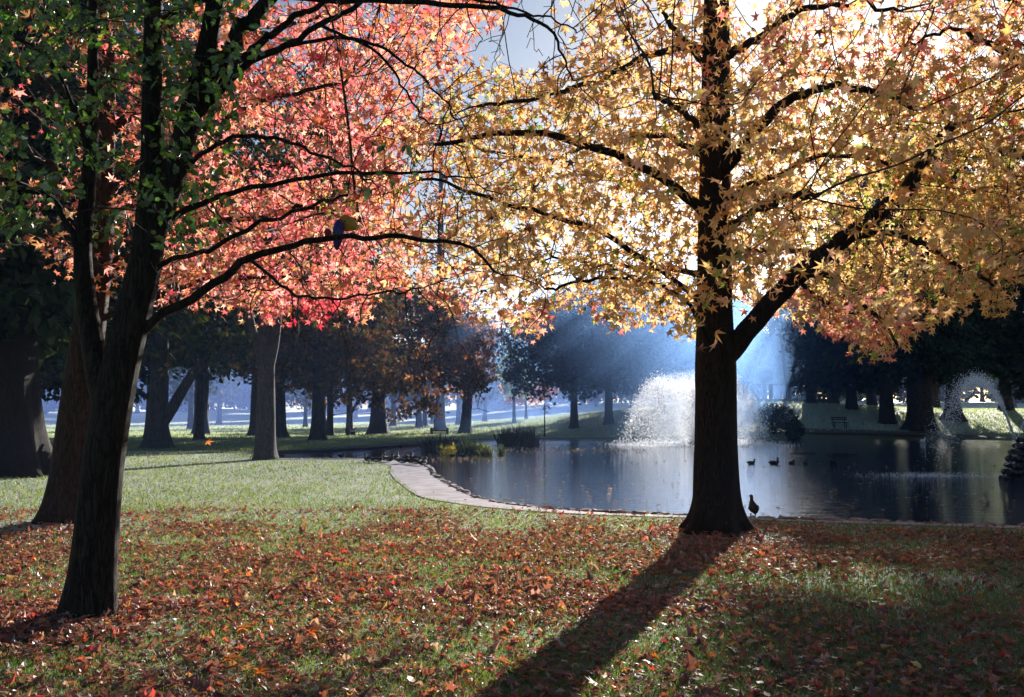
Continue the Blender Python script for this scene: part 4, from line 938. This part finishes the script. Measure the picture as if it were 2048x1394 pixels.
for u, v, ang, lb in [(737, 925, 160, 'leftmost duck lying on the grass by the path end'), (755, 926, 20, 'duck with white flank lying on the grass edge'), (769, 923, 100, 'dark duck behind the grass edge beside the white breasted duck'),
                      (778, 925, -20, 'white breasted duck at the left side of the path'), (792, 919, 70, 'small dark duck behind the middle of the path end'), (806, 928, 10, 'duck with white flank in front of the path group'),
                      (816, 920, 30, 'duck with raised head at the back of the path group'), (822, 928, 185, 'long dark duck with orange belly in the path group'), (829, 921, 200, 'rearmost dark duck of the path group beside the water'),
                      (833, 930, 5, 'white flanked duck second from the stone lip'), (846, 932, 60, 'large dark duck sitting on the stone lip')]:
    p = G(u, v); p[2] = max(gz(p[0], p[1]), -.02) + .02
    duck_at(rest, p, math.radians(ang), lb, first, .9); first = False
swim = make_duck('', 'swim', 'ducks swimming on the pond', False); first = True
for u, v, ang, sc, lb in [(1503, 928, 5, 1.1, 'swimming duck nearest the golden sweetgum trunk'), (1549, 929, 20, 1.45, 'largest swimming duck in the row of four'), (1584, 928, 30, 1.0, 'swimming duck left of the bright water reflection'), (1611, 928, 60, 1.0, 'swimming duck at the right end of the row of four'),
                          (1667, 925, 0, 1.0, 'lone duck swimming right of the row of four'), (802, 893, 90, 1.1, 'lone duck swimming in the shady pond arm'), (683, 913, 0, 1.0, 'duck on the shady water left of the path'),
                          (905, 913, 0, .9, 'small duck in front of the leafy pond plants'), (928, 913, 180, .9, 'small duck right of centre before the pond plants'), (1005, 905, 80, 1.0, 'duck beside the lone reed clump')]:
    p = wpt(u, v); duck_at(swim, p, math.radians(ang), lb, first, sc * .62); first = False
M_SWAN = simple('swan_white', (.8, .8, .78), .6, .3, .05, 20)
sw = make_duck('white water bird on the far pond under the conifers', 'swim', None, False, 1.0, 'white_bird'); p = wpt(1846, 883); duck_at(sw, p, .4, first=True, sc=.95)
sw['category'] = 'bird'
for ch in sw.children:
    if ch.name.startswith(('body', 'wing')): ch.data.materials[0] = M_SWAN

# ------------------------------------------------------------------ fountains
wmat, nt, o = new_mat('water_drops')
p1 = node(nt, 'ShaderNodeBsdfDiffuse'); p1.inputs[0].default_value = (.92, .95, 1, 1); p2 = node(nt, 'ShaderNodeBsdfTranslucent'); p2.inputs[0].default_value = (.96, .98, 1, 1)
p3 = node(nt, 'ShaderNodeBsdfGlossy'); p3.inputs['Roughness'].default_value = .15
m1 = node(nt, 'ShaderNodeMixShader'); m1.inputs[0].default_value = .9; m2 = node(nt, 'ShaderNodeMixShader'); m2.inputs[0].default_value = .12; m3 = node(nt, 'ShaderNodeMixShader'); m3.inputs[0].default_value = .15; tr_ = node(nt, 'ShaderNodeBsdfTransparent')
nt.links.new(p1.outputs[0], m1.inputs[1]); nt.links.new(p2.outputs[0], m1.inputs[2]); nt.links.new(m1.outputs[0], m2.inputs[1]); nt.links.new(p3.outputs[0], m2.inputs[2]); nt.links.new(m2.outputs[0], m3.inputs[1]); nt.links.new(tr_.outputs[0], m3.inputs[2]); nt.links.new(m3.outputs[0], o.inputs[0])
OCT = np.array([(1, 0, 0), (-1, 0, 0), (0, 1, 0), (0, -1, 0), (0, 0, 1.35), (0, 0, -1.35)], float); OCTT = np.array([(0, 2, 4), (2, 1, 4), (1, 3, 4), (3, 0, 4), (2, 0, 5), (1, 2, 5), (3, 1, 5), (0, 3, 5)])
def drops(name, Cn, sz, parent, loc, mat=wmat, flat=1.0):
    n = len(Cn); r_ = np.random.default_rng(n); tp = unit(r_.normal(0, 1, (n, 3)) * [.7, .7, 1.2]); nr_ = unit(np.cross(tp, r_.normal(0, 1, (n, 3)))); sd_ = np.cross(tp, nr_)
    TV = np.array([(0, -1, 0), (-.62, -.1, .3), (-.45, .6, .2), (0, 1, -.1), (.5, .55, .25), (.6, -.15, .28)]) * r_.uniform(.6, 1.3, (n, 6, 1))
    V = Cn[:, None] + sz[:, None, None] * (TV[:, :, :1] * sd_[:, None] + TV[:, :, 1:2] * tp[:, None] + TV[:, :, 2:] * nr_[:, None])
    T = (np.array([(0, 2, 1), (0, 3, 2), (0, 4, 3), (0, 5, 4)])[None] + (np.arange(n) * 6)[:, None, None]).reshape(-1, 3)
    return mesh_np(name, V.reshape(-1, 3), T, mat, parent, False, None, loc)
r = np.random.default_rng(91)
fb = wpt(1390, 889)
E = empty('water_fountain', fb, 'big white fountain spray behind the golden sweetgum trunk', 'fountain')
m = MB(); m.tube(fb + np.array([(0, 0, -.4), (0, 0, .05), (0, 0, .16)]), np.array([.35, .35, .22]), 20); m.tube(fb + np.array([(0, 0, .16), (0, 0, .3)]), np.array([.08, .05]), 12); m.build('nozzle', M_STONE, E, True, fb)
n = 34000; ja = r.uniform(0, 6.283, n); t = r.random(n) ** .85; reach = 4.05 * (1 + r.normal(0, .05, n)); hp = 3.75 * (1 + r.normal(0, .07, n))
tw = t ** .8; rad_ = reach * (tw ** 1.05) + r.normal(0, .10, n) * (.3 + t * 1.6); zz = hp * 4 * t * (1 - t) * (1 - .12 * t) + r.normal(0, .1, n)
q = fb + np.stack([np.cos(ja) * rad_, np.sin(ja) * rad_, np.maximum(zz, .02)], 1)
drops('spray', q, r.uniform(.010, .034, n) * (.6 + .8 * t), E, fb)
n = 11000; h = r.random(n) ** 1.2 * 3.4; rr2 = np.abs(r.normal(0, .42, n)) * (1 + h * .28) + .02; ja = r.uniform(0, 6.283, n)
drops('core_spray', fb + np.stack([np.cos(ja) * rr2, np.sin(ja) * rr2, h + .1], 1), r.uniform(.018, .042, n), E, fb)
n = 3200; ja = r.uniform(0, 6.283, n); rr2 = 4.0 + r.normal(0, .75, n); 
drops('splash', fb + np.stack([np.cos(ja) * rr2, np.sin(ja) * rr2, r.random(n) ** 3 * .22 + .01], 1), r.uniform(.02, .05, n), E, fb)
# stone mound with arcing jet
mp_ = wpt(2062, 957); 
E = empty('stone_fountain', mp_, 'dark stacked stone mound fountain cut by the right edge', 'fountain')
m = MB(); ns = 30; lv = np.linspace(-.5, 1.2, 34)
for row in range(9):
    z0 = -.35 + row * .175; rb = .98 - .085 * row
    cnt = max(7, int(6.28 * rb / .30))
    for kx in range(cnt):
        aa = kx / cnt * 6.283 + row * .37 + r.uniform(-.05, .05); rr3 = rb * r.uniform(.93, 1.05)
        s3 = np.array([.34, .24, .19]) * r.uniform(.85, 1.2, 3)
        Vs = unit(r.normal(0, 1, (16, 3))) * s3 * .5 * [1, 1, 1]; c_, s_ = math.cos(aa + 1.57), math.sin(aa + 1.57)
        Vs = np.stack([Vs[:, 0] * c_ - Vs[:, 1] * s_, Vs[:, 0] * s_ + Vs[:, 1] * c_, Vs[:, 2]], 1)
        m.add(Vs + mp_ + [math.cos(aa) * rr3 * .92, math.sin(aa) * rr3 * .92, z0], hull_faces(Vs))
m.tube(mp_ + np.array([(0, 0, -.6), (0, 0, .3), (0, 0, 1.0), (0, 0, 1.14)]), np.array([.78, .48, .16, .10]), 20)
M_WET = simple('wet_stone', (.03, .03, .035), .35, .5, .5, 6, .5)
m.build('stone_mound', M_WET, E, False, mp_)
top = at(2030, 880, mp_[1])
m = MB(); m.tube(np.array([top + [.12, 0, -.12], top + [0, 0, .02]]), np.array([.035, .025]), 10); m.build('nozzle', M_WET, E, True, mp_)
way = np.array([at(2030, 878, mp_[1]), at(2012, 830, mp_[1] - .05), at(1992, 790, mp_[1] - .1), at(1962, 762, mp_[1] - .15), at(1935, 768, mp_[1] - .2), at(1912, 800, mp_[1] - .25), at(1893, 850, mp_[1] - .3), at(1878, 905, mp_[1] - .35), at(1868, 948, mp_[1] - .38)])
wl = smooth_line(way, 200); n = 9000; t = r.random(n) ** 1.2 * .88; idx = (t * 199).astype(int); sp = .015 + .30 * np.clip(t - .15, 0, 1) ** .9
q = wl[idx] + r.normal(0, 1, (n, 3)) * sp[:, None]; q[:, 2] = np.maximum(q[:, 2], WATER_Z + .02)
drops('spray', q, r.uniform(.008, .019, n), E, mp_)
n = 1600; q = wpt(1860, 951) + np.stack([r.normal(0, .9, n), r.normal(0, .55, n), r.random(n) ** 3 * .08], 1); drops('splash', q, r.uniform(.006, .016, n), E, mp_)
m = MB(); m.tube(wl[:70], np.linspace(.016, .010, 70), 6); m.build('water_jet', wmat, E, True, mp_)
way = np.array([at(2034, 878, mp_[1]), at(2045, 850, mp_[1] + .05), at(2062, 815, mp_[1] + .1), at(2090, 790, mp_[1] + .15), at(2120, 800, mp_[1] + .2)]); wl = smooth_line(way, 90)
m = MB(); m.tube(wl, np.linspace(.014, .008, 90), 6); m.build('water_jet', wmat, E, True, mp_)

# ------------------------------------------------------------------ pond plants, floating leaves
M_REED = leaf_mat('reed_leaf', .4, .4, .06)
def reeds(label, p, rx, ry, n, h, pal, w, seed, wid=.03, name='pond_plant', leafy=0, cat='plant'):
    r = np.random.default_rng(seed); E = empty(name, p, label, cat)
    a = r.uniform(0, 6.283, n); q = np.sqrt(r.random(n)); c = p + np.stack([np.cos(a) * q * rx, np.sin(a) * q * ry, np.full(n, -.05)], 1)
    tip = np.stack([r.normal(0, .35, n), r.normal(0, .35, n), np.ones(n)], 1); nrm = r.normal(0, 1, (n, 3)); hh = h * r.uniform(.5, 1.2, n)
    TV = np.array([(-1, 0, 0), (1, 0, 0), (-.8, .5, .04), (.8, .5, .04), (0, 1, .22)], float); TT = np.array([(0, 1, 3), (0, 3, 2), (2, 3, 4)])
    tip = unit(tip); nrm = unit(nrm - tip * (nrm * tip).sum(1, keepdims=True)); sd_ = np.cross(tip, nrm)
    V = c[:, None] + wid * TV[None, :, 0:1] * sd_[:, None] + hh[:, None, None] * (TV[None, :, 1:2] * tip[:, None] + TV[None, :, 2:3] * nrm[:, None])
    T = (TT[None] + (np.arange(n) * 5)[:, None, None]).reshape(-1, 3); col = jitter_col(pick(pal, w, n, r), r, .06, .2)
    mesh_np('blades', V.reshape(-1, 3), T, M_REED, E, False, np.repeat(col, 5, axis=0), p)
    if leafy:
        a = r.uniform(0, 6.283, leafy); q = np.sqrt(r.random(leafy)); c = p + np.stack([np.cos(a) * q * rx, np.sin(a) * q * ry, r.uniform(.02, h * .75, leafy)], 1)
        leaves('foliage', c, r.normal(0, 1, (leafy, 3)), r.normal(0, .5, (leafy, 3)) + [0, -.3, .6], r.uniform(.10, .2, leafy), jitter_col(pick(pal, w, leafy, r), r, .06, .2), OVAL, M_REED, E, p)
    return E
PG = [(.09, .13, .04), (.15, .20, .05), (.07, .06, .035), (.28, .32, .07)]
reeds('dark clump of dead reeds at the left end of the pond plants', wpt(880, 902), .85, .4, 260, .85, [(.04, .035, .03), (.06, .05, .035)], [1, 1], 201)
reeds('bright yellow leaf clump among the pond plants', wpt(897, 911), .34, .25, 14, .55, [(.75, .66, .08), (.7, .6, .10)], [1, 1], 202, leafy=90)
reeds('low green leafy plants on the pond right of the yellow clump', wpt(926, 908), 1.15, .5, 170, .55, PG, [2, 2, 2, 1], 203, leafy=420)
reeds('tall light green plant standing up in the pond plants', wpt(933, 904), .22, .2, 40, .95, [(.34, .44, .10)], [1], 204, leafy=40)
reeds('brown drooping plant at the right of the pond plants', wpt(950, 906), .32, .25, 50, .55, [(.12, .06, .03), (.09, .06, .03)], [1, 1], 205, leafy=70)
reeds('small reeds at the right end of the pond plants', wpt(974, 911), .28, .2, 60, .6, PG, [1, 2, 1, 2], 206)
reeds('lone little reed clump in open water', wpt(1003, 910), .12, .1, 24, .55, PG, [2, 1, 1, 0], 207, leafy=10)
reeds('dark hazy reed bed near the far bank', wpt(1033, 888), 1.15, .5, 420, 1.15, [(.05, .04, .035), (.06, .065, .03)], [2, 1], 208)
reeds('second dark tuft beside the far reed bed', wpt(1062, 889), .5, .3, 120, .6, [(.05, .04, .035), (.05, .055, .03)], [1, 1], 209)
r = np.random.default_rng(95); n = 620
uu = np.r_[r.uniform(990, 1290, 260), r.uniform(860, 1010, 130), r.uniform(1480, 2040, 130), r.uniform(900, 1400, 100)]; vv = np.r_[r.normal(900, 4, 260), r.normal(914, 4, 130), r.uniform(920, 1030, 130), r.uniform(920, 1015, 100)]
q = np.array([wpt(a_, b_) for a_, b_ in zip(uu, vv)]); q[:, 2] += .012
k = poly_sd(q[:, 0], q[:, 1], POND) < -.3; q = q[k]; n = len(q)
o = leaves('floating_leaves', q, r.normal(0, 1, (n, 3)) * [1, 1, 0], np.array([[0, 0, 1.0]]) + r.normal(0, .10, (n, 3)), r.uniform(.04, .10, n) * (1 + q[:, 1] / 60), jitter_col(pick([(.5, .46, .36), (.4, .34, .22), (.25, .22, .12)], [2, 1, 1], n, r), r, .05, .2), OVAL, M_LITTER)
tag(o, 'scattered leaves floating on the pond', 'floating leaves', None, 'stuff')
for (u0, u1, v, lb) in [(1578, 1640, 907, 'thin dark floating branch near the swimming ducks'), (1652, 1722, 909, 'long dark floating branch right of the swimming ducks')]:
    a_, b_ = wpt(u0, v), wpt(u1, v); m = MB(); L_ = smooth_line([a_ + [0, 0, .0], (a_ * 2 + b_) / 3 + [0, .1, .02], (a_ + b_ * 2) / 3 + [0, -.1, .01], b_ + [0, 0, -.02]], 16)
    m.tube(L_, np.interp(np.arange(16), [0, 4, 15], [.015, .03, .01]), 8); m.tube([L_[7], L_[7] + [.25, .15, .06]], [.012, .006], 6); tag(m.build('floating_branch', M_TWIG, None, True, a_), lb, 'branch')

# ------------------------------------------------------------------ park furniture
M_WOOD = simple('dark_wood', (.05, .04, .035), .75, .3, .3, 10, .3); M_DARK = simple('dark_metal', (.03, .03, .035), .5, .4, .2, 10)
M_BINW = simple('bin_white', (.75, .73, .72), .5, .4, .05, 5); M_BINR = simple('bin_red', (.45, .05, .04), .5, .4, .1, 5); M_WALLC = simple('terrace_stone', (.10, .09, .085), .85, .2, .3, 4, .4)
p = gp(879.5, 78, 0); E = empty('low_rail', p, 'low wooden rail between two stout posts on the sunlit bank', 'rail')
for sgn in (-1, 1):
    m = MB(); m.box(p[0] + sgn * .62, p[1], p[2] + .25, .20, .24, .66); m.build('post', M_WOOD, E, False, p)
m = MB(); m.box(p[0], p[1], p[2] + .36, 1.04, .09, .14); m.build('rail', M_WOOD, E, False, p)
m = MB(); m.tube([p + [0, 0, .43], p + [0, 0, .50]], [.03, .02], 8); m.build('knob', M_WOOD, E, True, p)
p = gp(697, 76.5, 0); E = empty('litter_bin', p, 'dark square litter bin left of the white one', 'litter bin')
m = MB(); m.box(p[0], p[1], p[2] + .24, .36, .34, .50); m.build('body', M_DARK, E, False, p); m = MB(); m.box(p[0], p[1], p[2] + .515, .39, .37, .05); m.build('lid', M_DARK, E, False, p)
p = gp(707, 76.5, 0); E = empty('litter_bin', p, 'litter bin with red lid and white band', 'litter bin')
m = MB(); m.box(p[0], p[1], p[2] + .15, .34, .32, .28); m.build('body', M_DARK, E, False, p); m = MB(); m.box(p[0], p[1], p[2] + .36, .35, .33, .14); m.build('band', M_BINW, E, False, p)
m = MB(); m.box(p[0], p[1], p[2] + .475, .37, .35, .09); m.build('lid', M_BINR, E, False, p)
for sgn in (-1, 1):
    m = MB(); m.tube([p + [sgn * .19, -.17, 0], p + [sgn * .19, -.17, .56]], [.018, .018], 8); m.build('leg', M_BINW, E, True, p)
p = gp(1678, 72.6, 0); E = empty('park_bench', p, 'dark park bench facing the pond under the conifers', 'bench')
for zc, hh in ((.66, .10), (.80, .10)):
    m = MB(); m.box(p[0], p[1] + .22, p[2] + zc, 1.15, .04, hh); m.build('backrest', M_WOOD, E, False, p)
m = MB(); m.box(p[0], p[1], p[2] + .44, 1.15, .42, .06); m.build('seat', M_WOOD, E, False, p)
for sgn in (-1, 1):
    m = MB(); m.box(p[0] + sgn * .42, p[1] - .14, p[2] + .2, .07, .07, .42); m.build('leg', M_DARK, E, False, p)
    m = MB(); m.box(p[0] + sgn * .42, p[1] + .255, p[2] + .42, .07, .03, .86); m.build('leg', M_DARK, E, False, p)
# terrace: low wall with posts and rail on the bank
Yt = 87.0
p = np.array([(1578 - 1024) / F * Yt, Yt, 0]); zt = at(1578, 800, Yt)[2]; p[2] = zt - .35
E = empty('terrace_railing', p, 'low terrace wall with square posts and a thin top rail on the far bank', 'railing')
x0, x1 = (1494 - 1024) / F * Yt, (1668 - 1024) / F * Yt
m = MB(); m.box((x0 + x1) / 2, Yt, zt - .12, x1 - x0, .5, .46, 0, .06); m.build('wall', M_WALLC, E, False, p)
for u in (1541, 1578, 1617, 1657, 1504):
    xx = (u - 1024) / F * Yt; m = MB(); m.box(xx, Yt, zt + .72, .34, .34, 1.22); m.build('post', M_WALLC, E, False, p)
m = MB(); m.box((x0 + x1) / 2, Yt - .20, zt + 1.36, x1 - x0, .05, .06); m.build('rail', M_DARK, E, False, p)
def bush(label, p, rx, ry, rz_, n, pal, w, seed, stems=None, cat='shrub', name='round_shrub'):
    r = np.random.default_rng(seed); p = np.array(p, float); E = empty(name, p, label, cat); z0 = stems or 0
    m = MB()
    for kx in range(2 if stems else 5):
        a_ = r.uniform(0, 6.28); top_ = p + np.array([math.cos(a_) * rx * .3, math.sin(a_) * ry * .3, z0 + rz_ * .9]); b_ = p + np.array([(kx - .5) * .26 if stems else math.cos(a_) * .1, 0, -.1])
        V, T = tube(smooth_line([b_, b_ * .6 + top_ * .4 - [0, 0, .1], top_], 10), np.linspace(.09, .04, 10), 8); mm = MB(); mm.add(V, T); mm.build('stem', M_BARK_FAR, E, True, p)
    q = unit(r.normal(0, 1, (n, 3))) * (r.random((n, 1)) ** .35); q *= 1 + .18 * (noise2(q[:, :1] * 3 + 5, q[:, 2:] * 3 + 5, seed) - .5)
    c = p + np.array([0, 0, z0 + rz_]) + q * np.array([rx, ry, rz_]); c[:, 2] = np.maximum(c[:, 2], p[2] + z0 + .05)
    leaves('foliage', c, r.normal(0, 1, (n, 3)), q + r.normal(0, .5, (n, 3)), r.uniform(.12, .24, n), jitter_col(pick(pal, w, n, r), r, .08, .2), QUAD, M_LEAF_FAR, E, p)
bush('wide rounded shrub on the bank behind the fountain spray', gp(1549, 71.5), 1.5, 1.2, 1.02, 2600, HZ, HW, 211)
bush('dark clipped shrub on twin stems at the water edge', gp(1587, 67.5), .62, .6, .78, 1200, DARK, DW, 212, .72)
bush('mop headed shrub behind the terrace rail', gp(1530, 91), .75, .7, .7, 700, HZ, HW, 213, 1.9)
# balloons caught in the branches
M_BLUE = simple('balloon_blue', (.015, .02, .16), .3, .5, .2, 5); M_YEL = simple('balloon_yellow', (.40, .22, .02), .35, .5, .2, 8); M_REDB = simple('balloon_red', (.30, .01, .03), .25, .5, .2, 8)
p = at(683, 455, 9.6); E = empty('balloon_bunch', p, 'deflated blue yellow and red balloons tangled in the branches', 'balloons')
def balloon(c, rx, ry, rz_, tilt, mat, seed):
    r = np.random.default_rng(seed); th = np.linspace(0, math.pi, 18); n = 20; a_ = np.arange(n) / n * 6.283
    zz = np.cos(th); rr = np.sin(th) * (1 + .25 * zz); V = np.stack([rr[:, None] * np.cos(a_) * rx, rr[:, None] * np.sin(a_) * ry, np.repeat(zz[:, None], n, 1) * rz_], -1)
    V *= (1 + .16 * (noise2(a_[None] * 1.3 + 3, th[:, None] * 3 + 2, seed) - .5))[:, :, None]
    V = V.reshape(-1, 3); cs, sn = math.cos(tilt), math.sin(tilt); V = np.stack([V[:, 0] * cs + V[:, 2] * sn, V[:, 1], -V[:, 0] * sn + V[:, 2] * cs], 1) + c
    i, j = np.meshgrid(np.arange(17), np.arange(n), indexing='ij'); q = i * n + j; w = i * n + (j + 1) % n
    mesh_np('balloon', V, np.concatenate([np.stack([q, q + n, w + n], -1).reshape(-1, 3), np.stack([q, w + n, w], -1).reshape(-1, 3)]), mat, E, True, None, p)
balloon(at(676, 470, 9.6), .055, .05, .15, .08, M_BLUE, 1); balloon(at(696, 448, 9.65), .095, .04, .075, .6, M_YEL, 2); balloon(at(655, 466, 9.65), .035, .03, .045, .3, M_REDB, 3)
m = MB(); m.tube(smooth_line([at(690, 440, 9.6), at(684, 455, 9.55), at(680, 472, 9.58), at(683, 500, 9.6)], 12), np.full(12, .003), 5); m.build('string', M_TWIG, E, True, p)

# ------------------------------------------------------------------ air
def air(name, label, V, T, col, dens, an):
    hm, nt, o = new_mat(name + '_air')
    v = nt.nodes.new('ShaderNodeVolumePrincipled'); v.inputs['Color'].default_value = (*col, 1); v.inputs['Density'].default_value = dens; v.inputs['Anisotropy'].default_value = an
    nt.links.new(v.outputs[0], o.inputs['Volume']); return tag(mesh_np(name, V, T, hm), label, name, None, 'stuff')
hx0, hx1, hy0, hy1, hz0, hz1 = -305, 305, -35, 425, -2.0, 42
V = [(x, y, z) for x in (hx0, hx1) for y in (hy0, hy1) for z in (hz0, hz1)]
T = [(0, 1, 3, 2), (4, 6, 7, 5), (0, 4, 5, 1), (2, 3, 7, 6), (0, 2, 6, 4), (1, 5, 7, 3)]
air('haze', 'thin blue morning haze over the park', V, T, (.34, .52, 1.0), .00035, .3)
# drifting spray mist round the big fountain: a soft closed body of air
th = np.linspace(0, math.pi, 17); n = 28; a_ = np.arange(n) / n * 6.283
def mist(c, rad3, dens, label, col=(.24, .48, 1.0), an=.58):
    V = np.stack([np.sin(th)[:, None] * np.cos(a_), np.sin(th)[:, None] * np.sin(a_), np.repeat(np.cos(th)[:, None], n, 1)], -1) * rad3 + c
    i, j = np.meshgrid(np.arange(16), np.arange(n), indexing='ij'); q = i * n + j; w = i * n + (j + 1) % n
    return air('mist', label, V.reshape(-1, 3), np.stack([q, q + n, w + n, w], -1).reshape(-1, 4), col, dens, an)
for kx in (1.0, .78, .56):
    o = mist(np.array([12.0, 84, 4.0]), np.array([19, 31, 14]) * kx, 0.0048, 'blue spray mist drifting behind the big fountain'); o['group'] = 'layers of blue mist behind the fountain'
mist(np.array([11.2, 61, 1.4]), np.array([4.0, 4.0, 3.0]), .03, 'white spray mist inside the big fountain', (.9, .94, 1.0), .5)
mist(np.array([11.0, 61, 1.5]), np.array([1.1, 1.1, 2.1]), .14, 'white misty core column of the big fountain', (.94, .96, 1.0), .55)
o = mist(np.array([-42.0, 118, 1.0]), np.array([62, 52, 11]), .0018, 'low blue ground mist over the far lawn on the left', (.26, .42, 1.0)); o['group'] = 'layers of ground mist on the left'
o = mist(np.array([-42.0, 118, 1.0]), np.array([56, 44, 6]), .0022, 'low blue ground mist over the far lawn on the left', (.26, .42, 1.0)); o['group'] = 'layers of ground mist on the left'
